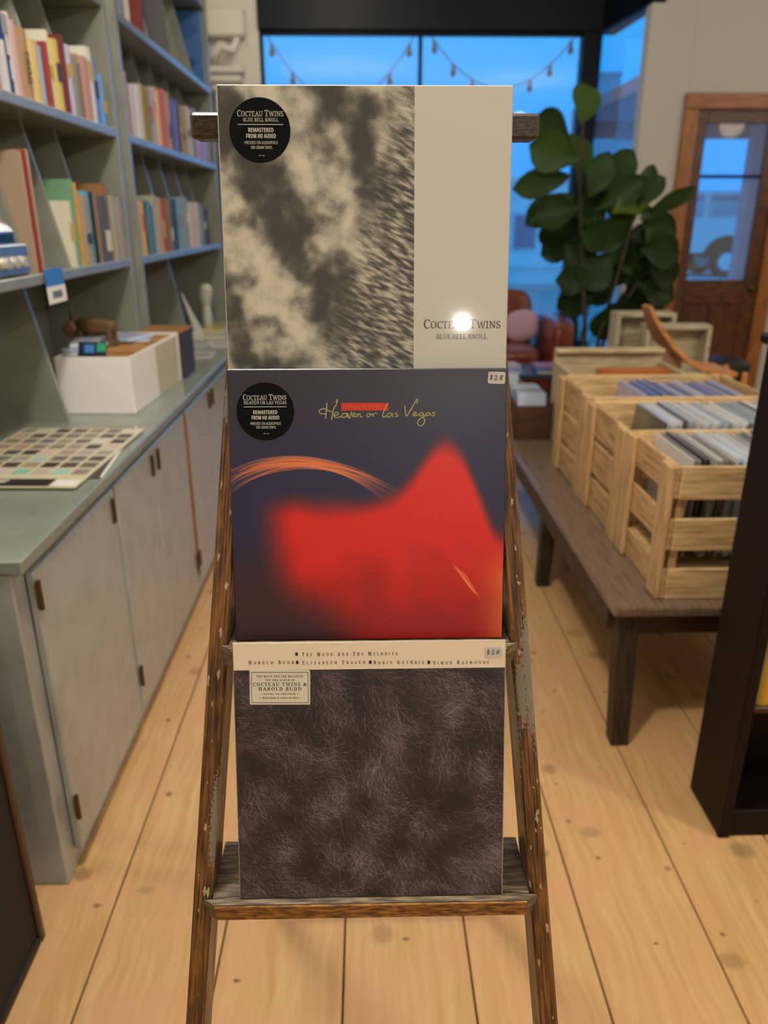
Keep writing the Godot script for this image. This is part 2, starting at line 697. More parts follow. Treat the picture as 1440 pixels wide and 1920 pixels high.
# ---------------------------------------------------------------- room shell
func room() -> void:
	var fl := struct("floor", "wide varnished pine floorboards with dark knots and narrow seams")
	var vars := []
	for k in 4:
		var m := StandardMaterial3D.new()
		m.albedo_texture = plank_picture(11 + k * 3)
		m.roughness = 0.42
		m.clearcoat_enabled = true
		m.clearcoat = 0.35
		m.clearcoat_roughness = 0.22
		vars.append(m)
	var w := 0.2795
	for k in range(-6, 17):
		var x0 := -0.0625 + w * k
		# two or three boards end to end
		var cuts := [4.6, 4.6 - 12.6]
		if k % 3 == 1 or k % 3 == -2:
			cuts = [4.6, -3.1 - 0.4 * (k % 2), -8.0]
		for c in cuts.size() - 1:
			var za: float = cuts[c]
			var zb: float = cuts[c + 1]
			var b := MB.new()
			b.box(Vector3(x0 + w * 0.5, -0.015, (za + zb) * 0.5), Vector3(w - 0.0042, 0.03, za - zb - 0.002), 0.0015)
			var off := rng.randf()
			for i in b.uv.size():
				var p := b.v[i]
				b.uv[i] = Vector2((p.x - x0) / w, p.z / 2.5 + off)
			part("plank", b.done(), vars[posmod(k * 5 + c, 4)], fl)
	part("subfloor", span(Vector3(-1.75, -0.12, 4.8), Vector3(4.9, -0.031, -8.1), 0.0), M.black, fl)
	var t := 0.15
	struct_box("wall_left", "pale plaster wall behind the grey bookcases", Vector3(-1.4 - t, 0, 4.75), Vector3(-1.4, 3.95, -8.0), M.wall)
	struct_box("wall_right", "pale plaster wall on the door side of the shop", Vector3(4.6, 0, 4.75), Vector3(4.6 + t, 3.95, -7.0), M.wall)
	struct_box("wall_back", "pale plaster wall behind the camera", Vector3(-1.4, 0, 4.6), Vector3(4.6, 3.95, 4.75), M.wall)
	struct_box("ceiling", "white ceiling of the shop", Vector3(-1.55, 3.95, 4.75), Vector3(4.75, 4.1, -8.15), M.ceiling)
	# street side: plaster strip by the bookcases, shop window, angled side glass, door wall
	var wf := struct("wall_front", "pale street-side wall with the dark window surround and door")
	part("plaster_strip", span(Vector3(-1.4, 0, -8.0), Vector3(-0.955, 3.95, -8.15), 0.0), M.plaster, wf)
	part("header_beam", span(Vector3(-0.955, 3.13, -7.96), Vector3(2.14, 3.95, -8.15), 0.004), M.navy, wf)
	part("base_panel", span(Vector3(-0.955, 0, -7.96), Vector3(2.14, 0.3, -8.15), 0.004), M.navy, wf)
	var ring := PackedVector3Array([Vector3(2.14, 3.13, -8.15), Vector3(2.14, 3.13, -7.96), Vector3(2.25, 3.13, -7.0), Vector3(2.36, 3.13, -7.0), Vector3(2.30, 3.13, -8.15)])
	var b1 := MB.new()
	b1.prism(ring, Vector3(0, 0.82, 0))
	part("side_header", b1.done(), M.navy, wf)
	ring = PackedVector3Array([Vector3(2.14, 0, -8.15), Vector3(2.14, 0, -7.96), Vector3(2.25, 0, -7.0), Vector3(2.36, 0, -7.0), Vector3(2.30, 0, -8.15)])
	b1 = MB.new()
	b1.prism(ring, Vector3(0, 0.3, 0))
	part("side_base", b1.done(), M.navy, wf)
	part("wall_section", span(Vector3(2.255, 0, -7.0), Vector3(2.62, 3.95, -7.15), 0.003), M.wall, wf)
	part("wall_section", span(Vector3(2.62, 2.48, -7.0), Vector3(3.57, 3.95, -7.15), 0.0), M.wall, wf)
	part("wall_section", span(Vector3(3.57, 0, -7.0), Vector3(4.6, 3.95, -7.15), 0.0), M.wall, wf)
	# pilaster with a moulded capital
	var pl := struct("trim_1", "cream moulded pilaster with a capital beside the shop window")
	part("shaft", span(Vector3(-1.36, 0, -7.99), Vector3(-1.15, 2.62, -7.86), 0.012), M.plaster, pl)
	for k in 3:
		part("capital_moulding", span(Vector3(-1.38 - 0.015 * k, 2.62 + 0.07 * k, -7.99), Vector3(-1.13 + 0.02 * k, 2.68 + 0.07 * k, -7.84 + 0.02 * k), 0.014), M.plaster, pl)
	var sc := MB.new()
	sc.tube([Vector3(-1.33, 2.90, -7.8), Vector3(-1.25, 2.96, -7.76), Vector3(-1.16, 2.93, -7.76), Vector3(-1.12, 3.02, -7.8)], 0.05, 0.03, 12)
	part("capital_scroll", sc.done(), M.plaster, pl)
	part("frieze", span(Vector3(-1.4, 3.05, -7.99), Vector3(-1.06, 3.28, -7.84), 0.02), M.plaster, pl)
	# shop window
	var w1 := struct("window_1", "large shop window in a thin black frame with one mullion")
	part("frame", span(Vector3(-0.955, 0.3, -8.02), Vector3(-0.925, 3.13, -8.1), 0.004), M.navy, w1)
	part("corner_post", span(Vector3(1.975, 0.3, -7.96), Vector3(2.145, 3.13, -8.12), 0.006), M.navy, w1)
	part("mullion", span(Vector3(0.487, 0.34, -8.03), Vector3(0.521, 3.10, -8.1), 0.004), M.navy, w1)
	part("frame", span(Vector3(-0.925, 0.3, -8.02), Vector3(1.975, 0.345, -8.1), 0.004), M.navy, w1)
	part("frame", span(Vector3(-0.925, 3.1, -8.02), Vector3(1.975, 3.13, -8.1), 0.004), M.navy, w1)
	part("pane", span(Vector3(-0.925, 0.345, -8.058), Vector3(0.487, 3.1, -8.064), 0.0), M.glass, w1)
	part("pane", span(Vector3(0.521, 0.345, -8.058), Vector3(1.975, 3.1, -8.064), 0.0), M.glass, w1)
	var w2 := struct("window_2", "narrow angled side pane between the shop window and the door wall")
	var sg := MB.new()
	sg.prism(PackedVector3Array([Vector3(2.16, 0.3, -8.06), Vector3(2.166, 0.3, -8.06), Vector3(2.292, 0.3, -7.08), Vector3(2.286, 0.3, -7.08)]), Vector3(0, 2.83, 0))
	part("pane", sg.done(), M.glass, w2)
	# door with tall glass
	var d := struct("door_1", "brown wooden shop door with a tall glass pane and panelled foot", Vector3.ZERO)
	part("casing", span(Vector3(2.60, 0, -6.955), Vector3(2.72, 2.385, -7.12), 0.006), M.trim, d)
	part("casing", span(Vector3(3.45, 0, -6.955), Vector3(3.57, 2.385, -7.12), 0.006), M.trim, d)
	part("casing", span(Vector3(2.60, 2.385, -6.95), Vector3(3.57, 2.50, -7.12), 0.006), M.trim_x, d)
	part("stile", span(Vector3(2.725, 0.01, -7.0), Vector3(2.815, 2.38, -7.05), 0.004), M.door, d)
	part("stile", span(Vector3(3.335, 0.01, -7.0), Vector3(3.445, 2.38, -7.05), 0.004), M.door, d)
	part("top_rail", span(Vector3(2.815, 2.285, -7.0), Vector3(3.335, 2.38, -7.05), 0.004), M.door_x, d)
	part("lock_rail", span(Vector3(2.815, 0.84, -7.0), Vector3(3.335, 1.045, -7.05), 0.004), M.door_x, d)
	part("bottom_rail", span(Vector3(2.815, 0.01, -7.0), Vector3(3.335, 0.22, -7.05), 0.004), M.door_x, d)
	part("muntin", span(Vector3(3.055, 0.22, -7.002), Vector3(3.115, 0.84, -7.048), 0.004), M.door, d)
	for k in 2:
		var px: float = [2.935, 3.225][k]
		part("panel", cube(Vector3(0.235, 0.62, 0.025), Vector3(px, 0.53, -7.028), 0.01), M.door, d)
	part("pane", span(Vector3(2.815, 1.045, -7.024), Vector3(3.335, 2.285, -7.03), 0.0), M.glass, d)
	part("glazing_bar", span(Vector3(2.815, 1.87, -7.012), Vector3(3.335, 1.895, -7.044), 0.003), M.navy, d)
	var kn := MB.new()
	kn.lathe(Vector3.ZERO, [Vector2(0, 0), Vector2(0.026, 0), Vector2(0.022, 0.012), Vector2(0.012, 0.02), Vector2(0.012, 0.035), Vector2(0.028, 0.045), Vector2(0.03, 0.06), Vector2(0.018, 0.07), Vector2(0, 0.072)])
	part("knob", kn.done(), M.brass, d, Vector3(3.39, 0.98, -7.0), Vector3(PI / 2, 0, 0))
	struct_box("baseboard_right", "tall painted baseboard under the door wall", Vector3(2.26, 0, -6.975), Vector3(2.60, 0.16, -7.0), M.plaster)

func struct_box(called: String, label: String, a: Vector3, b: Vector3, m: Material) -> void:
	var o := single(called, span(a, b, 0.0), m, label, called.split("_")[0])
	o.set_meta("kind", "structure")

# ---------------------------------------------------------------- street
func outside() -> void:
	struct_box("pavement", "grey concrete pavement outside the shop window", Vector3(-14, -0.3, -8.16), Vector3(30, -0.02, -11.2), mat("b4b6ba", 0.8))
	struct_box("road", "asphalt street outside the shop", Vector3(-40, -0.4, -11.2), Vector3(60, -0.04, -19.0), mat("8c9096", 0.5))
	struct_box("pavement_far", "pavement on the far side of the street", Vector3(-40, -0.4, -19.0), Vector3(60, 0.1, -60), mat("c0c2c6", 0.8))
	# entry canopy over the door
	var cn := thing("entry_canopy", "flat canopy ceiling over the recessed shop entry outside the door", "canopy", Vector3(3.6, 0, -8.4))
	part("soffit", cube(Vector3(2.5, 0.12, 2.3), Vector3(-0.05, 2.62, 0.05), 0.01), mat("b0a4b8", 0.8), cn)
	part("fascia", cube(Vector3(2.5, 0.3, 0.06), Vector3(-0.05, 2.54, -1.13), 0.01), mat("b0a4b8", 0.8), cn)
	part("post", cube(Vector3(0.28, 2.68, 0.2), Vector3(0.80, 1.22, -0.9), 0.01), mat("b0a4b8", 0.8), cn)
	part("post_base", cube(Vector3(0.36, 0.2, 0.28), Vector3(0.80, -0.02, -0.9), 0.01), mat("b0a4b8", 0.8), cn)
	# shops across the street
	shopfront("low_shop", "low pale shopfront across the street seen past the records", 0.6, 6.8, 2.7, -25.5, "f2f4f6", "5a7a9a")
	shopfront("grey_shop", "mauve grey building with a tall end across the street behind the fig", 7.85, 9.4, 4.03, -27.0, "e8c4d0", "c8e0f8")
	var tw := thing("stair_tower", "tall mauve grey end block rising above its low building", "building", Vector3(7.44, 0.1, -26.9))
	part("block", cube(Vector3(0.62, 5.5, 1.2), Vector3(0, 2.75, 0), 0.02), mat("e8c4d0", 0.8), tw)
	part("coping", cube(Vector3(0.7, 0.12, 1.3), Vector3(0, 5.54, 0), 0.02), mat("e8c4d0", 0.8), tw)
	shopfront("corner_shop", "long shopfront across the street seen through the door glass", 9.75, 19.4, 2.28, -26.0, "b8c4d0", "35506e")
	shopfront("white_shop", "flat fronted white shop across the street behind the standing records", -11.0, 0.5, 2.8, -26.0, "e8eaec", "3c5068")
	var bn := thing("shop_banner", "red upright banner by the shop across the street", "banner", Vector3(11.5, 0.1, -25.3))
	part("pole", cube(Vector3(0.05, 2.3, 0.05), Vector3(0, 1.15, 0), 0.01), M.steel, bn)
	part("flag", cube(Vector3(0.26, 1.5, 0.02), Vector3(0.16, 1.5, 0), 0.004), mat("c03040", 0.6), bn)
	var pst := thing("lamp_post", "pale slim post by the shop across the street", "post", Vector3(10.45, 0.1, -25.2))
	part("shaft", cube(Vector3(0.16, 2.2, 0.16), Vector3(0, 1.1, 0), 0.02), mat("d0d4d8", 0.6), pst)
	part("foot", cube(Vector3(0.26, 0.16, 0.26), Vector3(0, 0.08, 0), 0.02), mat("d0d4d8", 0.6), pst)
	off_roader(Vector3(9.4, 0.1, -21.0))
	# slack strings of unlit bulbs outside the glass
	for s in [[Vector3(0.55, 3.2, -8.17), Vector3(2.0, 3.2, -8.17), 0.5, "cord of unlit bulbs sagging outside the window beside the corner post"], [Vector3(-0.95, 3.2, -8.17), Vector3(0.5, 3.2, -8.17), 0.62, "cord of unlit bulbs sagging outside the window beside the pilaster"]]:
		var a: Vector3 = s[0]
		var b: Vector3 = s[1]
		var sl := thing("string_lights", s[3], "string lights", a)
		var pts := []
		for k in 17:
			var u := k / 16.0
			pts.append((b - a) * u - Vector3(0, 4.0 * u * (1 - u) * (s[2] as float), 0))
		var mb := MB.new()
		mb.tube(pts, 0.006, 0.006, 6)
		part("cord", mb.done(), M.black, sl)
		for k in range(1, 16, 2):
			var bl := MB.new()
			bl.lathe(pts[k], [Vector2(0.0, -0.11), Vector2(0.022, -0.095), Vector2(0.03, -0.07), Vector2(0.016, -0.04), Vector2(0.016, 0.0), Vector2(0.0, 0.0)], 10)
			part("bulb", bl.done(), shade("2c4258", 0.3), sl)

func shopfront(called: String, label: String, x0: float, x1: float, h: float, z: float, wall: String, dark: String) -> void:
	var t := thing(called, label, "building", Vector3((x0 + x1) * 0.5, 0.1, z))
	var w := x1 - x0
	var wm := mat(wall, 0.8)
	part("wall", cube(Vector3(w, h, 3.0), Vector3(0, h * 0.5, -1.5), 0.02), wm, t)
	part("cornice", cube(Vector3(w + 0.1, 0.16, 0.3), Vector3(0, h - 0.1, 0.05), 0.03), wm, t)
	part("sign_band", cube(Vector3(w * 0.96, 0.3, 0.06), Vector3(0, h - 0.45, 0.03), 0.01), mat(wall, 0.6), t)
	var n := maxi(2, int(w / 1.1))
	for k in n:
		var cx := -w * 0.5 + w * (k + 0.5) / n
		var ww := w / n * 0.66
		var o := part("window", cube(Vector3(ww, h * 0.42, 0.05), Vector3(cx, 0.5 + h * 0.21, 0.02), 0.01), mat("d4d8dc", 0.6), t)
		part("pane", cube(Vector3(ww - 0.16, h * 0.42 - 0.16, 0.03), Vector3(cx, 0.5 + h * 0.21, 0.045), 0.004), mat(dark, 0.12), o)
		part("pier", cube(Vector3(w / n * 0.16, h - 0.6, 0.1), Vector3(-w * 0.5 + w * k / n, (h - 0.6) * 0.5, 0.04), 0.01), wm, t)

func off_roader(at: Vector3) -> void:
	var t := thing("off_road_car", "white boxy off road car parked across the street", "car", at)
	var body := mat("dfe3e6", 0.3, 0.0, 0.6, 0.1)
	var b := MB.new()
	b.prism(PackedVector3Array([Vector3(-1.25, 0.62, 0), Vector3(-1.25, 1.42, 0), Vector3(0.9, 1.5, 0), Vector3(1.1, 1.5, 0), Vector3(3.1, 1.5, 0), Vector3(3.15, 0.62, 0)]), Vector3(0, 0, -1.7))
	part("body", b.done(), body, t)
	b = MB.new()
	b.prism(PackedVector3Array([Vector3(0.95, 1.5, -0.12), Vector3(1.3, 2.0, -0.12), Vector3(3.0, 2.0, -0.12), Vector3(3.1, 1.5, -0.12)]), Vector3(0, 0, -1.46))
	part("cabin", b.done(), mat("2a3a4c", 0.1), t)
	part("roof", cube(Vector3(1.8, 0.07, 1.5), Vector3(2.15, 2.03, -0.85), 0.03), body, t)
	part("bumper", cube(Vector3(0.14, 0.2, 1.6), Vector3(-1.32, 0.62, -0.85), 0.03), M.black, t)
	var hl := MB.new()
	hl.lathe(Vector3.ZERO, [Vector2(0, 0), Vector2(0.12, 0), Vector2(0.12, 0.03), Vector2(0, 0.05)], 16)
	part("headlamp", hl.done(), mat("e8e4d0", 0.1), t, Vector3(-1.25, 1.05, -0.3), Vector3(0, 0, PI / 2))
	for wx in [0.0, 2.4]:
		for wz in [0.02, -1.72]:
			var arch := MB.new()
			var ring := PackedVector3Array()
			for k in 13:
				var a := PI * k / 12.0
				ring.append(Vector3(wx + cos(a) * 0.62, 0.5 + sin(a) * 0.54, wz + 0.03 if wz > 0 else wz - 0.03))
			arch.prism(ring, Vector3(0, 0, -0.25 if wz > 0 else 0.25))
			part("wheel_arch", arch.done(), mat("060708", 0.8), t)
			var wh := MB.new()
			wh.lathe(Vector3.ZERO, [Vector2(0.22, -0.12), Vector2(0.36, -0.13), Vector2(0.4, -0.08), Vector2(0.4, 0.08), Vector2(0.36, 0.13), Vector2(0.22, 0.12)], 28)
			var o := part("wheel", wh.done(), mat("17181a", 0.8), t, Vector3(wx, 0.4, wz - 0.06 if wz > 0 else wz + 0.06), Vector3(PI / 2, 0, 0))
			var hb := MB.new()
			hb.lathe(Vector3.ZERO, [Vector2(0.0, 0.15), Vector2(0.08, 0.15), Vector2(0.12, 0.12), Vector2(0.22, 0.14), Vector2(0.22, -0.1), Vector2(0, -0.1)], 20)
			part("hub", hb.done(), mat("e4e6ea", 0.5), o)
# ---------------------------------------------------------------- grey cabinets and bookcases
func counter_side() -> void:
	var ct := thing("counter_top", "long grey green painted worktop running over the grey cabinets", "counter", Vector3(-1.06, 0.853, -3.6))
	part("slab", cube(Vector3(0.676, 0.033, 4.26), Vector3(0, 0.0165, 0), 0.004), M.top, ct)
	# cabinet units: z of near and far end, z of the door joints
	var units := [
		[-1.475, -2.105, [[-1.53, -2.095, 1]], "grey painted base cabinet at the open end of the counter, with one door"],
		[-2.107, -3.008, [[-2.115, -2.522, 1], [-2.527, -2.995, -1]], "grey two-door base cabinet with paired handles, below the white box"],
		[-3.024, -4.03, [[-3.03, -3.522, 1], [-3.528, -4.02, -1]], "grey two-door base cabinet beyond the bare wood strip, beside the ladder"],
		[-4.032, -5.72, [[-4.04, -4.86, 1], [-4.87, -5.70, -1]], "grey painted two-door base cabinet at the window end of the counter"],
	]
	for u in units:
		var za: float = u[0]
		var zb: float = u[1]
		var t := thing("base_cabinet", u[3], "cabinet", Vector3(-1.06, 0, (za + zb) * 0.5), "grey base cabinets under the worktop")
		part("body", cube(Vector3(0.64, 0.852, za - zb), Vector3(-0.012, 0.426, 0), 0.004), M.grey, t)
		for d in u[2]:
			var da: float = d[0] - t.position.z
			var db: float = d[1] - t.position.z
			var door := part("door", cube(Vector3(0.02, 0.77, da - db), Vector3(0.32, 0.445, (da + db) * 0.5), 0.004), M.grey, t)
			var hz: float = (db + 0.035) if d[2] > 0 else (da - 0.035)
			var ez: float = (da - 0.004) if d[2] > 0 else (db + 0.004)
			var hb := MB.new()
			hb.box(Vector3(0.336, 0.775, hz), Vector3(0.012, 0.075, 0.01), 0.003)
			hb.box(Vector3(0.333, 0.742, hz), Vector3(0.008, 0.01, 0.014), 0.002)
			part("handle", hb.done(), M.brass, door)
			for hy in ([0.19, 0.775] if za > -1.6 else [0.19]):
				var b := MB.new()
				b.box(Vector3(0.332, hy, ez), Vector3(0.005, 0.06, 0.018), 0.002)
				b.tube([Vector3(0.335, hy - 0.035, ez), Vector3(0.335, hy + 0.035, ez)], 0.006, 0.006, 8)
				part("hinge", b.done(), M.brass, door)
	# the bare brown wood strip between two units
	var st := thing("wood_strip", "narrow bare brown wood strip between two grey cabinets", "strip", Vector3(-0.74, 0.12, -3.016))
	part("batten", cube(Vector3(0.03, 0.7, 0.013), Vector3(0, 0.35, 0), 0.002), wood("a06a34", 1, 0.6), st)

func divider(x_top: float, x_bot: float, h: float) -> ArrayMesh:
	var b := MB.new()
	var z := -0.009
	b.prism(PackedVector3Array([Vector3(-1.37, 0, z), Vector3(x_bot, 0, z), Vector3(x_top, h, z), Vector3(-1.37, h, z)]), Vector3(0, 0, 0.018))
	return b.done()

func bookcases() -> void:
	var tops := [0.886, 1.392, 1.885, 2.335, 2.8, 3.2]
	var spec := [
		[-1.45, -3.48, [-2.17, -2.49, -2.83, -3.12, -1.85], -2.656, "tall grey bookcase on the open end of the counter", "near"],
		[-3.60, -5.66, [-3.95, -4.28, -4.61, -4.94, -5.27], -4.62, "tall grey open bookcase standing on the counter, beside the cream pilaster", "far"],
	]
	for s in spec:
		var za: float = s[0]
		var zb: float = s[1]
		var t := thing("bookcase", s[4], "bookcase", Vector3(0, 0.886, 0), "grey bookcases on the counter")
		part("back_panel", span(Vector3(-1.398, 0, za), Vector3(-1.38, 2.4, zb), 0.0), M.shelf, t)
		part("upright", span(Vector3(-1.38, 0, za), Vector3(-0.998, 2.4, za - 0.036), 0.004), M.shelf, t)
		part("upright", span(Vector3(-1.38, 0, zb + 0.036), Vector3(-0.998, 2.4, zb), 0.004), M.shelf, t)
		for k in range(1, tops.size()):
			var y: float = tops[k] - 0.886
			part("shelf", span(Vector3(-1.38, y - 0.032, za - 0.036), Vector3(-1.0, y, zb + 0.036), 0.004), M.shelf, t)
		for k in range(1, 4):
			var y0: float = tops[k] - 0.886
			var h: float = tops[k + 1] - tops[k] - 0.032
			var dm := divider(-1.13, -1.03, h)
			for dz in s[2]:
				part("divider", dm, M.shelf, t, Vector3(0, y0, dz))
		part("divider", divider(-1.135, -1.045, tops[1] - 0.886 - 0.032), M.shelf, t, Vector3(0, 0, s[3]))
	var fill := thing("filler_strip", "recessed grey filler strip between the two bookcases", "strip", Vector3(-1.2, 0.886, -3.54))
	part("board", cube(Vector3(0.36, 2.4, 0.118), Vector3(-0.005, 1.2, 0), 0.003), M.shelf, fill)
	var a := "2430 48 140 b46e50;2501 27 134 beb9b9;2529 42 207 1e3c6e;2574 29 217 cdb9aa;2605 27 204 be9aa0;2635 74 196 af8c5f;2711 57 177 cdb478;2769 19 187 c8c8dc;2789 29 173 82afd7;2841 23 193 963c32;2865 36 230 d7cdb4;2902 46 213 c8b464;2951 54 234 782d28;3007 67 219 cdc8dc;3075 33 196 827d73;3131 15 178 846a5c;3147 34 213 b4966e;3182 62 212 b98c82;3245 57 254 dcd7c8;3303 41 218 5a7dd2;3345 34 177 6e96be"
	var b := "2507 11 344 a58c73;2519 10 348 968264;2530 8 349 8c3c37;2540 10 351 a0785f;2551 13 352 aa9178;2841 49 215 d2cdb4;2891 30 285 6e9673;2922 48 277 dca028;2971 60 237 a0917d;3034 62 253 5fa5b4;3097 11 251 28282d;3131 45 249 8c735a;3177 69 240 55555f;3249 67 284 96693f;3341 44 247 a5a58c;3386 44 239 968c8c"
	var c := "3695 48 247 be8c6e;3744 52 205 a58250;3797 55 210 beb9c3;3853 63 220 cdc8c8;3916 22 229 bea587;3973 43 232 87783c;4017 43 227 8c7e37;4061 40 238 aa9baf;4102 40 222 bf8ac7;4143 34 250 b9b4cd;4178 35 244 ada5b2;4214 35 260 c8be8c;4250 18 248 dfb37c;4291 35 266 be6e64;4327 39 267 b56470;4367 51 267 cd7855;4419 52 266 b6925f;4473 46 256 5064a5;4520 46 249 5e60a9;4567 31 251 a0a5cd;4621 36 246 8f98cf;4658 44 263 5a506e;4703 44 260 436889;4748 58 243 af8c46;4807 58 240 93824e;4867 60 257 b9b4a0;4951 37 247 d3c8a4;4989 61 253 b7b3aa;5051 39 269 7d7878;5091 39 261 7c7866;5131 61 274 b9a5be;5193 62 254 b099d6;5281 37 269 a28bbf;5319 49 276 8c9bc3;5369 49 284 91a1d0;5419 49 266 9c94b0;5469 46 293 8c8782;5516 46 299 748572;5563 36 303 552855"
	var d := "3710 52 241 c3a56e;3763 52 231 d6ae66;3816 49 234 322823;3867 64 235 558287;3961 35 216 4d6ca0;3996 59 262 a5a58c;4056 60 255 b69781;4117 46 250 af5a3c;4164 47 246 9a532b;4212 47 250 b03f22;4260 8 253 787d64;4298 38 251 88665a;4337 49 259 50556e;4387 50 257 354d64;4438 43 256 82879b;4482 43 260 6f9ca8;4526 44 238 9da2a6;4571 27 265 9196a5;4635 64 271 87a195;4700 64 267 878299;4765 63 246 c8b9aa;4829 63 224 d2a7a3;4893 35 234 c39fab;4957 64 247 c3cfc1;5021 53 244 96918f;5075 53 250 8c9979;5129 54 229 879080;5185 56 228 5f5a73;5281 18 216 46415a"
	var e := "3760 60 300 807c96;3893 40 190 c8beaa;4060 70 380 7c2a24;4500 14 330 5a5a58"
	shelf_row(a, 1.885, "upper shelf of near bookcase", "books on the upper shelf of the near bookcase")
	shelf_row(b, 1.392, "lower shelf of near bookcase", "books on the lower shelf of the near bookcase")
	shelf_row(c, 1.885, "middle shelf of far bookcase", "books on the middle shelf of the far bookcase")
	shelf_row(d, 1.392, "lower shelf of far bookcase", "books on the lower shelf of the far bookcase")
	shelf_row(e, 2.335, "high shelf of far bookcase", "books on the high shelf of the far bookcase")
	# face-out picture book at the end of the high shelf
	var pb := thing("picture_book", "large blue picture book with pink blots facing out on the high shelf", "book", Vector3(-1.19, 2.335, -5.59), "", Vector3(0, -PI / 2, 0))
	part("cover", cube(Vector3(0.03, 0.42, 0.33), Vector3(0, 0.21, 0), 0.004), mat("3d6aa6", 0.4), pb)
	var r2 := RandomNumberGenerator.new()
	r2.seed = 5
	for k in 9:
		var b2 := MB.new()
		var ring := PackedVector3Array()
		var cz := r2.randf_range(-0.11, 0.11)
		var cy := r2.randf_range(0.07, 0.36)
		for i in 14:
			var q := TAU * i / 14.0
			var rr := r2.randf_range(0.03, 0.055)
			ring.append(Vector3(0.0151, cy + sin(q) * rr, cz + cos(q) * rr))
		b2.prism(ring, Vector3(0.0008 + k * 0.0001, 0, 0))
		part("printed_blot", b2.done(), shade(["c86e8c", "2a5a9a", "c8c0b0", "1e3c78", "d88aa0"][k % 5], 0.5), pb)

func shelf_row(text: String, y: float, where: String, group: String) -> void:
	var k := 0
	for item in text.split(";"):
		k += 1
		var q := item.split(" ")
		var th := q[1].to_float() * 0.001
		var h := q[2].to_float() * 0.001
		book(Vector3(-1.018 + rng.randf_range(-0.012, 0.008), y, -q[0].to_float() * 0.001 - th * 0.5), th, h, h * rng.randf_range(0.68, 0.8), q[3], "%s book, %s from the near end, %s" % [colour_name(Color(q[3])), ordinal(k), where], group, 0.0)

# spine faces +x, the foot of the spine at the origin
func book(at: Vector3, th: float, h: float, d: float, col: String, label: String, group: String, turn: float) -> Node3D:
	d = minf(d, 0.3)
	var t := thing("book", label, "book", at, group, Vector3(0, turn, 0))
	var b := MB.new()
	var bt := minf(0.003, th * 0.2)
	b.box(Vector3(-d * 0.5, h * 0.5, th * 0.5 - bt * 0.5), Vector3(d, h, bt), 0.0008)
	b.box(Vector3(-d * 0.5, h * 0.5, -th * 0.5 + bt * 0.5), Vector3(d, h, bt), 0.0008)
	var ring := PackedVector3Array()
	var n := 6
	for i in n + 1:
		var u := i / float(n)
		ring.append(Vector3(sin(PI * u) * minf(0.006, th * 0.15), 0, (u - 0.5) * (th - 0.0006)))
	ring.append(Vector3(-0.004, 0, (th - 0.0006) * 0.5))
	ring.append(Vector3(-0.004, 0, -(th - 0.0006) * 0.5))
	b.prism(ring, Vector3(0, h, 0))
	part("cover", b.done(), shade(col, 0.45), t)
	part("page_block", cube(Vector3(d - 0.008, h - 0.007, th - bt * 2.0), Vector3(-d * 0.5 - 0.002, h * 0.5, 0), 0.0), M.pages, t)
	if col == "af8c5f":
		part("lettering", letters("FROG", "sans_bold", Vector2.ZERO, 0.085, 0.03), shade("4a4038"), t, Vector3(0.0108, h * 0.46, 0), Vector3(0, PI / 2, -PI / 2).rotated(Vector3.UP, 0.0))
		(t.get_child(t.get_child_count() - 1) as Node3D).basis = Basis(Vector3(0, -1, 0), Vector3(0, 0, -1), Vector3(1, 0, 0))
	elif col == "1e3c6e":
		for k in 2:
			var o := part("title_block", cube(Vector3(0.0008, 0.05, th * 0.3), Vector3(0.0068, h * (0.62 - 0.3 * k), th * (0.12 - 0.2 * k)), 0.0), shade("c8d2e0"), t)
			o.set_meta("label", "pale title print")
		part("title_block", cube(Vector3(0.002, 0.05, th * 0.8), Vector3(0.0055, h - 0.027, 0), 0.0), shade("8c9098"), t)
	elif th > 0.03 and rng.randf() < 0.45:
		part("title_band", cube(Vector3(0.002, h * rng.randf_range(0.1, 0.35), th * 0.8), Vector3(0.0052, h * rng.randf_range(0.3, 0.75), 0), 0.0), shade(["d8d0bc", "3a3c48", "b4523c", "c8aa50"][rng.randi() % 4], 0.5), t)
	return t

# ---------------------------------------------------------------- ladder
func ladder_front(y: float) -> float:
	return -0.70 - 0.30 * (y - 0.79)

func ladder_half(y: float) -> float:
	return 0.214 - 0.0862 * (y - 0.784)

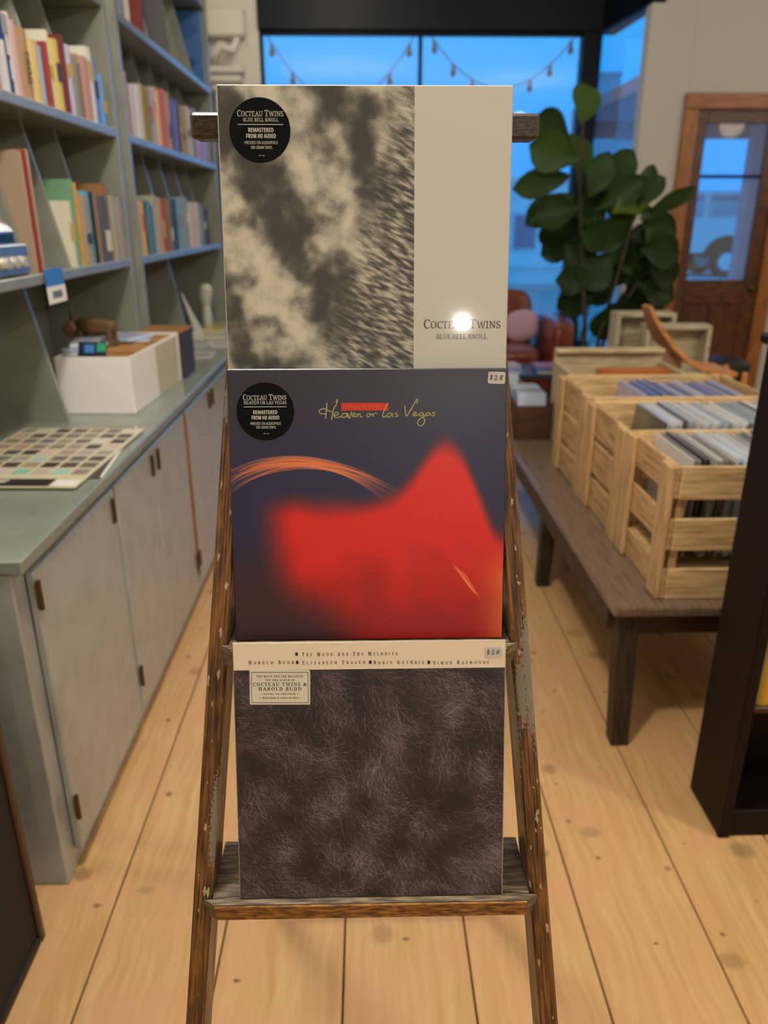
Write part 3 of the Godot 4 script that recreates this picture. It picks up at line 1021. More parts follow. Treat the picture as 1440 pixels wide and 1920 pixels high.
func ladder() -> void:
	var t := thing("step_ladder", "worn brown wooden step ladder flecked with pale paint, holding three record albums", "ladder", Vector3(0, 0, -0.7))
	var off := Vector3(0, 0, 0.7)
	for s in [-1.0, 1.0]:
		var rings := []
		for y in [0.0, 1.632]:
			var xo := ladder_half(y)
			var zf := ladder_front(y)
			var w := 0.0225
			var dp := 0.072
			var c := 0.003
			var ring := PackedVector3Array()
			for q in [Vector2(0, c), Vector2(c, 0), Vector2(w - c, 0), Vector2(w, c), Vector2(w, dp - c), Vector2(w - c, dp), Vector2(c, dp), Vector2(0, dp - c)]:
				ring.append(Vector3(s * (xo - q.x), y, zf - q.y) + off)
			rings.append(ring)
		var b := MB.new()
		b.loft(rings[0], rings[1])
		part("rail", b.done(), M.rails[0 if s < 0 else 1], t)
		# rear leg
		b = MB.new()
		var r0 := PackedVector3Array()
		var r1 := PackedVector3Array()
		for q in [Vector2(-0.011, -0.02), Vector2(0.011, -0.02), Vector2(0.011, 0.02), Vector2(-0.011, 0.02)]:
			r0.append(Vector3(s * 0.245 + q.x, 0, -1.43 + q.y) + off)
			r1.append(Vector3(s * 0.115 + q.x, 1.60, -1.045 + q.y) + off)
		b.loft(r0, r1)
		part("rear_leg", b.done(), M.rails[1 if s < 0 else 0], t)
	var k := 0
	for y in [0.21, 0.50, 0.79, 1.085, 1.372]:
		var zf := ladder_front(y) + 0.011
		var xi := ladder_half(y) - 0.0235
		var xo := ladder_half(y) - 0.014
		var dp: float = 0.1
		var b := MB.new()
		# the tongue between the rails and the nosing that laps over them, its corners clipped
		b.prism(PackedVector3Array([Vector3(-xi, y - 0.022, zf - dp), Vector3(xi, y - 0.022, zf - dp), Vector3(xi, y - 0.022, zf - 0.009), Vector3(xo, y - 0.022, zf - 0.009), Vector3(xo - 0.012, y - 0.022, zf), Vector3(-xo + 0.012, y - 0.022, zf), Vector3(-xo, y - 0.022, zf - 0.009), Vector3(-xi, y - 0.022, zf - 0.009)]), Vector3(0, 0.022, 0))
		for i in b.v.size():
			b.v[i] += off
		var st := part("step", b.done(), M.tread, t)
		b = MB.new()
		b.box(Vector3(0, y - 0.0115, zf + 0.0008) + off, Vector3((xo - 0.013) * 2.0, 0.0205, 0.003), 0.0012)
		part("worn_nosing", b.done(), M.tread_edge, st)
		k += 1
	var cp := MB.new()
	cp.box(Vector3(0, 1.6438, -0.948), Vector3(0.378, 0.0255, 0.045), 0.003)
	for i in cp.v.size():
		cp.v[i] += off
	part("top_cap", cp.done(), M.cap, t)
	part("rear_spreader", span(Vector3(-0.2, 0.35, -1.33) + off, Vector3(0.2, 0.39, -1.345) + off, 0.003), M.rails[0], t)

# ---------------------------------------------------------------- record albums
func monochrome_print() -> ImageTexture:
	var w := 760
	var f := FastNoiseLite.new()
	f.seed = 5
	f.frequency = 0.007
	f.fractal_octaves = 3
	var g := FastNoiseLite.new()
	g.seed = 15
	g.frequency = 0.02
	g.fractal_octaves = 2
	var r := RandomNumberGenerator.new()
	r.seed = 2
	var bytes := PackedByteArray()
	bytes.resize(w * w * 3)
	var dark := Color("44423e")
	var light := Color("dcd6c0")
	var plain := Color("d6d2c6")
	for y in w:
		for x in w:
			var u := x / float(w)
			var v := y / float(w)
			var c := plain
			if u < 0.667:
				var wx := f.get_noise_2d(x, y) * 0.11
				var s := u * 0.84 - v * 0.55 + wx
				var b := 0.46 + 0.42 * cos(TAU * (s - 0.125) / 0.36) + f.get_noise_2d(x * 1.7 + 300, y * 1.7) * 0.34
				b += 0.16 * clampf((v - 0.45) * 2.0, 0, 1) * clampf(1.0 - u * 2.2, 0, 1) - 0.22 * clampf(0.35 - v, 0, 1) * clampf(u * 2.0, 0, 1)
				var rw := smoothstep(0.36, 0.58, u + (v - 0.6) * 0.30)
				var rip := 0.38 + 0.75 * g.get_noise_2d((x * 0.80 + y * 0.5) * 0.9, (y * 0.86 - x * 0.42) * 3.4)
				b = lerpf(b, rip, rw * 0.85)
				b += r.randf_range(-0.13, 0.13) * (1.0 - absf(b - 0.5))
				c = dark.lerp(light, smoothstep(-0.06, 1.06, b))
			var i := (y * w + x) * 3
			bytes[i] = int(c.r * 255)
			bytes[i + 1] = int(c.g * 255)
			bytes[i + 2] = int(c.b * 255)
	return picture(w, w, bytes)

func glow_print() -> ImageTexture:
	var w := 720
	var f := FastNoiseLite.new()
	f.seed = 77
	f.frequency = 0.004
	f.fractal_octaves = 2
	var px := PackedFloat32Array()
	px.resize(w * w * 3)
	var top := Color("2e2638")
	var mid := Color("1e1e48")
	var low := Color("3a1820")
	var red := Color("e61a06")
	var deep := Color("a80c0a")
	var orange := Color("f08038")
	for y in w:
		for x in w:
			var u := x / float(w)
			var v := y / float(w)
			var bg := top.lerp(mid, smoothstep(0.05, 0.42, v + u * 0.1)).lerp(low, smoothstep(0.55, 0.85, v))
			var hill := exp(-pow((u - 0.78) / 0.125, 2.0)) * 0.23
			var edge := 0.475 - hill + smoothstep(0.84, 1.0, u) * 0.14 + f.get_noise_2d(x, y) * 0.02
			var a := smoothstep(edge - 0.045, edge + 0.07, v) * smoothstep(0.06, 0.24, u + 0.1 * (0.6 - v))
			a *= 1.0 - smoothstep(0.72, 0.98, v - u * 0.55 + 0.14) * smoothstep(0.6, 0.3, u)
			var rc := red.lerp(deep, smoothstep(0.6, 0.95, v + f.get_noise_2d(x * 1.4, y * 1.4 + 500) * 0.1))
			rc = rc.lerp(orange, smoothstep(0.86, 1.03, u) * smoothstep(0.6, 0.78, v) * 0.75)
			var c := bg.lerp(rc, a)
			var i := (y * w + x) * 3
			px[i] = c.r
			px[i + 1] = c.g
			px[i + 2] = c.b
	# loose drifts of light
	var r := RandomNumberGenerator.new()
	r.seed = 19
	for k in 40:
		var j := r.randf_range(-0.02, 0.02)
		var p0 := Vector2(-0.02, 0.40 + r.randf_range(-0.04, 0.06))
		var p1 := Vector2(0.16 + j, 0.27 + r.randf_range(-0.02, 0.05))
		var p2 := Vector2(0.42 + j, 0.30 + r.randf_range(-0.01, 0.03))
		var p3 := Vector2(0.66 + r.randf_range(-0.08, 0.02), 0.50 + r.randf_range(-0.05, 0.02))
		if k >= 34:
			p0 = Vector2(0.82 + j, 0.72 + j)
			p1 = Vector2(0.86 + j, 0.76)
			p2 = Vector2(0.88, 0.81)
			p3 = Vector2(0.91 + j, 0.84 + j)
		var col := Color("ff9a3a").lerp(Color("ff6a30"), r.randf()).lerp(Color("f0a090"), r.randf() * 0.5)
		var wd := r.randf_range(0.6, 2.6)
		var st := r.randf_range(0.35, 1.0)
		for q in 700:
			var tt := q / 700.0
			var p := p0.bezier_interpolate(p1, p2, p3, tt)
			var al := st * sin(PI * clampf(tt * 1.05, 0, 1)) * 0.55 if k > 2 else st * (1.0 - tt) * 0.6
			for dy in range(-3, 4):
				var yy := int(p.y * w) + dy
				var xx := int(p.x * w)
				if xx < 0 or yy < 0 or xx >= w or yy >= w:
					continue
				var fall := exp(-pow((p.y * w - yy) / wd, 2.0)) * al
				var i := (yy * w + xx) * 3
				px[i] = lerpf(px[i], col.r, fall)
				px[i + 1] = lerpf(px[i + 1], col.g, fall)
				px[i + 2] = lerpf(px[i + 2], col.b, fall)
	var bytes := PackedByteArray()
	bytes.resize(w * w * 3)
	for i in px.size():
		bytes[i] = int(clampf(px[i], 0, 1) * 255)
	return picture(w, w, bytes)

func fibre_print() -> ImageTexture:
	var w := 800
	var f := FastNoiseLite.new()
	f.seed = 3
	f.frequency = 0.006
	f.fractal_octaves = 4
	var r := RandomNumberGenerator.new()
	r.seed = 8
	var band := Color("f2dec2")
	var bytes := PackedByteArray()
	bytes.resize(w * w * 3)
	var a := Color("201817")
	var b := Color("54464a")
	var top := int(w * 0.1)
	for y in w:
		for x in w:
			var c := band
			if y >= top:
				c = a.lerp(b, clampf(0.36 + f.get_noise_2d(x, y) * 0.7 + r.randf_range(-0.08, 0.08), 0, 1))
			var i := (y * w + x) * 3
			bytes[i] = int(c.r * 255)
			bytes[i + 1] = int(c.g * 255)
			bytes[i + 2] = int(c.b * 255)
	for k in 21000:
		var x := r.randf() * w
		var y := top + r.randf() * (w - top)
		var base := f.get_noise_2d(x * 0.5 + 700, y * 0.5) * 1.5 + 0.9
		var ang := base + r.randfn(0.0, 0.45)
		var len := r.randf_range(6, 30) if k % 3 else r.randf_range(24, 80)
		var lit := f.get_noise_2d(x * 0.9 + 50, y * 0.9 + 90)
		var br := r.randf() < 0.42 + lit * 1.2
		var col := Color("80707a").lerp(Color("e0d2d8"), r.randf() * r.randf()) if br else Color("15100f")
		var al := r.randf_range(0.2, 0.9) * (0.75 if br else 0.9)
		var bend := r.randfn(0.0, 0.014)
		if k % 500 == 0:
			len = r.randf_range(120, 330)
			bend = r.randf_range(-0.004, 0.004)
			col = Color("8a7878")
			al = 0.5
		for q in int(len):
			ang += bend
			x += cos(ang)
			y += sin(ang)
			var xx := int(x)
			var yy := int(y)
			if xx < 0 or xx >= w or yy < top or yy >= w:
				break
			var i := (yy * w + xx) * 3
			bytes[i] = int(lerpf(bytes[i], col.r * 255, al))
			bytes[i + 1] = int(lerpf(bytes[i + 1], col.g * 255, al))
			bytes[i + 2] = int(lerpf(bytes[i + 2], col.b * 255, al))
	return picture(w, w, bytes)

func sleeve(called: String, label: String, at: Vector3, lean: float, tex: Texture2D, coat: float, gloss: float, edge: String) -> Node3D:
	var t := thing(called, label, "record", at, "", Vector3(-lean, 0, 0))
	var s := 0.315
	part("sleeve", cube(Vector3(s, s, 0.0042), Vector3(0, s * 0.5, -0.0021), 0.0012), mat(edge, 0.35), t)
	var m := StandardMaterial3D.new()
	m.albedo_texture = tex
	m.roughness = 0.45
	m.texture_repeat = false
	m.clearcoat_enabled = coat > 0.0
	m.clearcoat = coat
	m.clearcoat_roughness = gloss
	if coat > 0.2 and gloss < 0.25:
		# faint wrinkles of the shrink wrap
		var bt := NoiseTexture2D.new()
		var f := FastNoiseLite.new()
		f.seed = 6
		f.frequency = 0.006
		f.fractal_octaves = 2
		bt.width = 256
		bt.height = 256
		bt.noise = f
		bt.seamless = true
		m.heightmap_enabled = true
		m.heightmap_texture = bt
		m.heightmap_scale = 0.03
	var g := []
	for i in 2:
		g.append([Vector3(-0.1563, 0.3138 - i * 0.3126, 0.0003), Vector3(0.1563, 0.3138 - i * 0.3126, 0.0003)])
	var b := MB.new()
	b.sheet(g, true)
	part("front_print", b.done(), m, t)
	return t

func hype_sticker(t: Node3D, c: Vector2, r: float, lines: Array, tiny: Array) -> void:
	var o := part("round_sticker", disc(r, 0.0002), ink_black(), t, Vector3(c.x, c.y, 0.0005), Vector3.ZERO, "black round sticker")
	for l in lines:
		var b: ArrayMesh = letters(l[0], l[1], Vector2(l[2] - c.x, l[3] - c.y), l[4], l[5], l[6])
		part("lettering", b, shade("d8d4c8", 0.5), o, Vector3(0, 0, 0.0004))
	for k in 2:
		part("tiny_print", cube(Vector3(0.003, 0.0009, 0.0001), Vector3.ZERO, 0.0), shade("8a867c", 0.5), o, Vector3(tiny[0] - c.x - 0.0019 + 0.0038 * k, tiny[1] - c.y, 0.0004))

func ink_black() -> StandardMaterial3D:
	var m := mat("0a0a0a", 0.55)
	m.metallic_specular = 0.25
	return m

func price_label(t: Node3D, c: Vector2, w: float, h: float, tilt: float) -> void:
	var o := part("price_label", rounded_plate(w, h, 0.0022, 0.0002), mat("ccc8bc", 0.5), t, Vector3(c.x, c.y, 0.0006), Vector3(0, 0, tilt), "small white price label")
	var ln := [
		[Vector2(0.26, 0.62), Vector2(0.2, 0.7), Vector2(0.14, 0.62), Vector2(0.24, 0.5), Vector2(0.22, 0.38), Vector2(0.12, 0.42)],
		[Vector2(0.21, 0.78), Vector2(0.17, 0.28)],
		[Vector2(0.38, 0.6), Vector2(0.46, 0.7), Vector2(0.52, 0.6), Vector2(0.4, 0.34), Vector2(0.58, 0.36)],
		[Vector2(0.84, 0.68), Vector2(0.72, 0.66), Vector2(0.72, 0.54), Vector2(0.82, 0.44), Vector2(0.76, 0.34), Vector2(0.68, 0.42), Vector2(0.78, 0.56), Vector2(0.86, 0.68)],
	]
	part("handwriting", strokes(ln, Vector2(-w * 0.5, -h * 0.5), Vector2(w, h), 0.0006), shade("2a2826"), o, Vector3(0, 0, 0.0004))

func albums() -> void:
	# top album: monochrome left two thirds, cream right third
	var t := sleeve("record_album", "album with a cloudy black and cream picture, standing highest on the ladder", Vector3(0, 1.372, -0.869), deg_to_rad(9.686), monochrome_print(), 0.3, 0.06, "b8b09a")
	hype_sticker(t, Vector2(-0.1128, 0.2698), 0.0325, [
		["COCTEAU TWINS", "serif", -0.1119, 0.2866, 0.0486, 0.0062, 0.8], ["BLUE BELL KNOLL", "serif", -0.1116, 0.2801, 0.0373, 0.0036, 1.0],
		["REMASTERED", "sans_bold", -0.1117, 0.2701, 0.0267, 0.0042, 1.0], ["FROM HD AUDIO", "sans_bold", -0.1118, 0.2641, 0.0313, 0.0042, 1.0],
		["PRESSED ON AUDIOPHILE", "sans", -0.1117, 0.2575, 0.0353, 0.003, 1.0], ["180 GRAM VINYL", "sans", -0.1116, 0.2527, 0.0233, 0.003, 1.0]], [-0.1117, 0.2446])
	part("rule_line", cube(Vector3(0.0482, 0.0006, 0.0002), Vector3.ZERO, 0.0), shade("d8d4c8", 0.5), t, Vector3(-0.112, 0.2754, 0.001))
	part("lettering", letters("COCTEAU TWINS", "serif", Vector2(0.1066, 0.0686), 0.0859, 0.0098, 0.78), mat("3c382e", 0.5, 0.0, 0.3, 0.06), t, Vector3(0, 0, 0.0006))
	part("lettering", letters("BLUE BELL KNOLL", "serif", Vector2(0.1063, 0.0547), 0.0572, 0.0052), mat("5c564c", 0.5, 0.0, 0.3, 0.06), t, Vector3(0, 0, 0.0006))
	# middle album: indigo and red
	t = sleeve("record_album", "shrink wrapped album with a glowing red field under indigo, middle of the ladder", Vector3(0, 1.0855, -0.795), deg_to_rad(12.2805), glow_print(), 0.4, 0.3, "2c2430")
	hype_sticker(t, Vector2(-0.1153, 0.2677), 0.0324, [
		["COCTEAU TWINS", "serif", -0.1156, 0.2838, 0.0483, 0.0062, 0.8], ["HEAVEN OR LAS VEGAS", "serif", -0.1154, 0.2777, 0.0478, 0.0036, 1.0],
		["REMASTERED", "sans_bold", -0.1155, 0.267, 0.0269, 0.0042, 1.0], ["FROM HD AUDIO", "sans_bold", -0.1153, 0.261, 0.0312, 0.0042, 1.0],
		["PRESSED ON AUDIOPHILE", "sans", -0.1152, 0.2544, 0.0342, 0.003, 1.0], ["180 GRAM VINYL", "sans", -0.115, 0.2502, 0.0228, 0.003, 1.0]], [-0.1148, 0.243])
	part("rule_line", cube(Vector3(0.0479, 0.0006, 0.0002), Vector3.ZERO, 0.0), shade("d8d4c8", 0.5), t, Vector3(-0.1155, 0.273, 0.001))
	price_label(t, Vector2(0.1451, 0.3041), 0.0195, 0.0133, -0.03)
	var rb := part("red_label", cube(Vector3(0.0529, 0.0086, 0.0002), Vector3.ZERO, 0.0), shade("d4391f", 0.5), t, Vector3(-0.0034, 0.2725, 0.0005))
	part("lettering", letters("COCTEAU TWINS", "serif", Vector2.ZERO, 0.037, 0.0034, 0.85), shade("e0703c"), rb, Vector3(0, 0, 0.0003))
	var px := 0.1564 / 1440.0
	var hand := []
	for line in [
		[180, 140, 165, 295], [165, 250, 112, 245, 100, 218, 140, 196, 190, 215, 225, 228], [272, 130, 290, 100, 280, 150, 245, 210, 225, 310],
		[250, 270, 295, 255, 290, 235, 262, 240, 250, 270, 275, 288, 325, 275], [380, 245, 345, 250, 332, 275, 352, 288, 378, 270, 385, 248, 388, 285], [395, 245, 410, 296, 435, 230],
		[440, 268, 470, 258, 465, 240, 445, 255, 447, 280, 480, 276], [490, 250, 490, 283, 502, 256, 520, 250, 526, 281, 545, 277], [602, 249, 588, 272, 608, 285, 630, 265, 612, 248, 640, 256],
		[648, 250, 658, 280, 662, 258, 680, 245, 698, 250], [815, 145, 790, 185, 765, 235, 755, 275, 775, 285, 800, 268], [850, 248, 815, 250, 800, 272, 820, 286, 848, 268, 856, 250, 862, 284],
		[908, 240, 886, 252, 908, 264, 916, 276, 885, 282], [985, 170, 993, 230, 1005, 275, 1040, 225, 1080, 160, 1108, 108, 1120, 108, 1112, 150],
		[1072, 262, 1105, 250, 1095, 235, 1075, 250, 1080, 274, 1125, 264], [1175, 242, 1142, 250, 1137, 272, 1160, 275, 1180, 250, 1182, 290, 1195, 330, 1162, 375, 1124, 360, 1130, 320, 1170, 290, 1200, 272],
		[1242, 240, 1210, 250, 1206, 268, 1230, 272, 1248, 250, 1256, 272], [1298, 236, 1276, 248, 1300, 262, 1282, 275, 1264, 272]]:
		var pts := []
		for k in range(0, line.size(), 2):
			pts.append(Vector2(line[k], -line[k + 1]))
		hand.append(pts)
	part("handwriting", strokes(hand, Vector2(-0.0655, 0.2922), Vector2(px, px * 1.01), 0.0011), shade("cac270"), t, Vector3(0, 0, 0.0009))
	# lowest album: dark fibres below a cream band
	t = sleeve("record_album", "album with a dark tangled fibrous picture under a cream title band, lowest on the ladder", Vector3(0, 0.7905, -0.697), deg_to_rad(13.774), fibre_print(), 0.35, 0.3, "a8947c")
	var dk := shade("33261c")
	for l in [["THE MOON AND THE MELODIES", -0.023, 0.3009, 0.1094, 0.0044], ["HAROLD BUDD", -0.1131, 0.2919, 0.0518, 0.0042], ["ELIZABETH FRASER", -0.0415, 0.2911, 0.0722, 0.0042], ["ROBIN GUTHRIE", 0.0335, 0.2903, 0.058, 0.0042], ["SIMON RAYMONDE", 0.1056, 0.2894, 0.0642, 0.0042]]:
		part("lettering", letters(l[0], "serif_bold", Vector2(l[1], l[2]), l[3], l[4], 0.8, 0.34), dk, t, Vector3(0, 0, 0.0006))
	for q in [[-0.0838, 0.3014], [-0.0833, 0.2915], [0.0006, 0.2907], [0.0681, 0.2899]]:
		part("square_mark", cube(Vector3(0.0031, 0.0037, 0.0002), Vector3.ZERO, 0.0), dk, t, Vector3(q[0], q[1], 0.0006))
	price_label(t, Vector2(0.1427, 0.3009), 0.0197, 0.0123, 0.02)
	var hs := part("title_sticker", rounded_plate(0.0695, 0.0412, 0.0016, 0.0002), mat("e2dcc6", 0.5), t, Vector3(-0.1038, 0.2620, 0.0006), Vector3(0, 0, -0.012), "cream rectangular sticker")
	for e in [[0, 0.0182, 0.0655, 0.0005], [0, -0.0182, 0.0655, 0.0005], [-0.0325, 0, 0.0005, 0.0364], [0.0325, 0, 0.0005, 0.0364]]:
		part("border_line", cube(Vector3(e[2], e[3], 0.0002), Vector3(e[0], e[1], 0), 0.0), dk, hs, Vector3(0, 0, 0.0003))
	for l in [["THE MOON AND THE MELODIES", "serif_bold", 0.0132, 0.0535, 0.0024, 1.0], ["THE 1986 ALBUM BY", "serif_bold", 0.0087, 0.0345, 0.0024, 1.0], ["COCTEAU TWINS &", "serif_bold", 0.0037, 0.0617, 0.0042, 1.0], ["HAROLD BUDD", "serif_bold", -0.0017, 0.0492, 0.0042, 1.0], ["FEATURES 'SEA, SWALLOW ME'", "sans_bold", -0.0078, 0.037, 0.0021, 1.0], ["REMASTERED BY ROBIN GUTHRIE", "sans_bold", -0.0126, 0.041, 0.0021, 1.0]]:
		part("lettering", letters(l[0], l[1], Vector2(0, l[2]), l[3], l[4], l[5], 0.1), shade("2a2620"), hs, Vector3(0, 0, 0.0003))
	for q in [[-0.0205, -0.0078], [0.0205, -0.0078], [-0.0228, -0.0126], [0.0228, -0.0126]]:
		part("dot_mark", disc(0.0005, 0.0002, 10), shade("2a2620"), hs, Vector3(q[0], q[1], 0.0003))
# ---------------------------------------------------------------- long low table, crates and sleeves
func bench_and_crates() -> void:
	var t := thing("long_low_table", "long low worn brown wooden table carrying the record crates", "table", Vector3(1.2, 0, -3.3))
	part("tabletop", cube(Vector3(0.95, 0.034, 2.56), Vector3(0.01, 0.443, -0.015), 0.006), M.bench_top, t)
	part("apron", cube(Vector3(0.03, 0.085, 2.4), Vector3(-0.44, 0.383, -0.02), 0.003), M.bench, t)
	part("apron", cube(Vector3(0.03, 0.085, 2.4), Vector3(0.45, 0.383, -0.02), 0.003), M.bench, t)
	part("apron", cube(Vector3(0.86, 0.075, 0.03), Vector3(0.0, 0.388, 1.215), 0.003), M.bench, t)
	part("apron", cube(Vector3(0.86, 0.075, 0.03), Vector3(0.0, 0.388, -1.25), 0.003), M.bench, t)
	for lx in [-0.405, 0.42]:
		for lz in [1.2, 0.17, -1.2]:
			var b := MB.new()
			var r0 := PackedVector3Array()
			var r1 := PackedVector3Array()
			for q in [Vector2(-1, -1), Vector2(1, -1), Vector2(1, 1), Vector2(-1, 1)]:
				r0.append(Vector3(lx + q.x * 0.027 - (0.012 if lx < 0 else -0.012), 0, lz + q.y * 0.027 + (0.09 if lz > 1.0 else 0.0)))
				r1.append(Vector3(lx + q.x * 0.034, 0.43, lz + q.y * 0.034))
			b.loft(r0, r1)
			part("leg", b.done(), M.bench_leg, t)
	crate(-2.085, -2.505, "packed slatted pine crate at the camera end of the long table", 0.885, 0.06, "crate_a")
	crate(-2.525, -2.985, "slatted pine crate in the middle of the row of three", 0.875, 0.02, "crate_b")
	crate(-3.005, -3.485, "slatted pine crate at the window end of the row of three", 0.885, 0.03, "crate_c")
	sleeves(-2.295, 0.95, 1.44, 0.012, 0.575, ["d6d2cc", "c6c8c8", "8e867c", "e2e0dc", "6a645e", "b8b4ac", "cfd6de", "7a3c38", "5e7066", "3c3a3a", "dcdad8"], "crate at the camera end of the table", "record sleeves in the crate at the camera end", 0.10)
	sleeves(-2.755, 1.02, 1.51, 0.012, 0.57, ["dcdce0", "cfd2d8", "5c5854", "e6e4e0", "c8ccd0", "a8acb4", "e0dcd4", "b4bcc8"], "middle crate", "record sleeves in the middle crate", 0.16)
	sleeves(-3.24, 1.08, 1.53, 0.0135, 0.56, ["8c8cc0", "6a6aa8", "b0a4c0", "7c8cb4", "c8bcb0", "5c7cb0", "a89cc4", "c8b48c", "7870a8", "9cb0a0", "d0ccd4"], "crate at the window end of the row", "record sleeves in the crate at the window end", 0.22)
	# cream crate standing behind the row with orange sleeves
	var cc := thing("cream_crate", "cream painted wooden crate behind the row of pine crates, holding orange sleeves", "crate", Vector3(1.25, 0.46, -3.83))
	var cm := wood("d8c7a0", 0, 0.65)
	part("back_board", cube(Vector3(0.56, 0.445, 0.018), Vector3(0, 0.2225, -0.17), 0.004), cm, cc)
	part("top_lip", cube(Vector3(0.56, 0.022, 0.06), Vector3(0, 0.455, -0.15), 0.004), cm, cc)
	part("front_board", cube(Vector3(0.56, 0.34, 0.016), Vector3(0, 0.17, 0.17), 0.004), cm, cc)
	for s in [-1, 1]:
		part("side_board", cube(Vector3(0.016, 0.40, 0.322), Vector3(s * 0.272, 0.2, 0), 0.004), cm, cc)
	part("floor_board", cube(Vector3(0.526, 0.014, 0.32), Vector3(0, 0.007, 0), 0.002), cm, cc)
	for k in 12:
		single("record_sleeve", cube(Vector3(0.315, 0.315, 0.005), Vector3(0, 0.1575, 0), 0.0012), shade(["b8622a", "a85a30", "c47834", "8c4a2c"][k % 4], 0.4), "orange record sleeve, %s from the front of the cream crate" % ordinal(k + 1), "record sleeve", Vector3(1.31 + 0.03 * (k % 3), 0.531, -3.76 + -0.0095 * k), "orange sleeves in the cream crate", Vector3(-0.03, 0, 0))
	part("riser", cube(Vector3(0.5, 0.056, 0.3), Vector3(0, 0.043, 0), 0.003), cm, cc)
	# little bins at the window end of the table
	bin(Vector3(0.86, 0.46, -4.08), Vector3(0.2, 0.2, 0.34), "5a3a22", "dark brown wooden bin of discs at the window end of the long table", "bin beside the pine crates", 9)
	bin(Vector3(0.82, 0.46, -4.44), Vector3(0.14, 0.22, 0.22), "7a5a3a", "small brown wooden bin of discs on the last corner of the long table", "bin on the last corner of the table", 5)

func crate(z0: float, z1: float, label: String, top: float, gap: float, _key: String) -> void:
	var zc := (z0 + z1) * 0.5
	var t := thing("record_crate", label, "crate", Vector3(1.255, 0.46, zc), "pine record crates in a row on the long table")
	var d := z0 - z1
	var w := 0.735
	var h := top - 0.46
	var slat := (h - 2.0 * gap) / 3.0
	# end posts with slats behind them on the two short sides
	for s in [-1.0, 1.0]:
		for e in [-1.0, 1.0]:
			part("post", cube(Vector3(0.016, h + rng.randf_range(-0.006, 0.006), 0.085), Vector3(s * (w * 0.5 + 0.0085), h * 0.5, e * (d * 0.5 - 0.044)), 0.003), M.crate_y, t)
		for k in 3:
			var wob := rng.randf_range(-0.004, 0.004)
			part("slat", cube(Vector3(0.014, slat - 0.003, d - 0.006), Vector3(s * (w * 0.5 - 0.0075), slat * 0.5 + k * (slat + gap) + wob * 0.3, 0), 0.003), M.crate_z, t)
	# three slats on the long sides, corner battens inside
	for e in [-1.0, 1.0]:
		for k in 3:
			var g := maxf(gap, 0.045)
			var sl := (h - 2.0 * g) / 3.0
			part("slat", cube(Vector3(w - 0.03, sl, 0.014), Vector3(0, sl * 0.5 + k * (sl + g), e * (d * 0.5 - 0.008)), 0.003), M.crate_x, t)
		for s in [-1.0, 1.0]:
			part("batten", cube(Vector3(0.024, h - 0.01, 0.024), Vector3(s * (w * 0.5 - 0.03), h * 0.5 - 0.002, e * (d * 0.5 - 0.028)), 0.002), M.crate_y, t)
	for k in 4:
		part("floor_board", cube(Vector3(w - 0.03, 0.012, d / 4.0 - 0.008), Vector3(0, 0.086, -d * 0.5 + d * (k + 0.5) / 4.0), 0.002), M.crate_x, t)

func sleeves(z: float, x0: float, x1: float, pitch: float, y: float, cols: Array, where: String, group: String, lean: float) -> void:
	var n := int((x1 - x0) / pitch)
	var mesh := cube(Vector3(0.0045, 0.312, 0.315), Vector3(0, 0.156, 0), 0.0012)
	var gloss := {}
	for k in n:
		var c: String = cols[rng.randi() % cols.size()]
		if not gloss.has(c):
			gloss[c] = mat(c, 0.3, 0.0, 0.9, 0.12)
		var a := -lean * (0.6 + 0.35 * sin(k * 0.22 + z))
		single("record_sleeve", mesh, gloss[c], "%s sleeve, %s from the ladder side, %s" % [colour_name(Color(c)), ordinal(k + 1), where], "record sleeve", Vector3(x0 + pitch * k, y + rng.randf_range(-0.004, 0.012), z + rng.randf_range(-0.02, 0.02)), group, Vector3(0, rng.randf_range(-0.015, 0.015), a))

func bin(at: Vector3, s: Vector3, col: String, label: String, where: String, n: int) -> void:
	var t := thing("disc_bin", label, "bin", at, "brown disc bins")
	var m := wood(col, 0, 0.6)
	for k in [-1, 1]:
		part("side_board", cube(Vector3(0.012, s.y, s.z), Vector3(k * (s.x * 0.5 - 0.006), s.y * 0.5, 0), 0.003), m, t)
		part("end_board", cube(Vector3(s.x - 0.026, s.y * 0.9, 0.012), Vector3(0, s.y * 0.45, k * (s.z * 0.5 - 0.006)), 0.003), m, t)
	part("floor_board", cube(Vector3(s.x - 0.026, 0.01, s.z - 0.03), Vector3(0, 0.005, 0), 0.002), m, t)
	for k in n:
		var c: String = ["b8c4d8", "4a6a9c", "d8d4cc", "2e3c58", "8ca8d0", "c8c0c4"][k % 6]
		single("disc_case", cube(Vector3(s.x - 0.05, 0.125, 0.011), Vector3(0, 0.0625, 0), 0.001), mat(c, 0.25, 0.0, 0.8, 0.1), "%s disc case, %s from the camera, %s" % [colour_name(Color(c)), ordinal(k + 1), where], "disc case", at + Vector3(0, s.y - 0.085, s.z * 0.42 - 0.01 - (s.z * 0.8) * k / n), "disc cases in the brown bins", Vector3(-0.25, 0, 0))

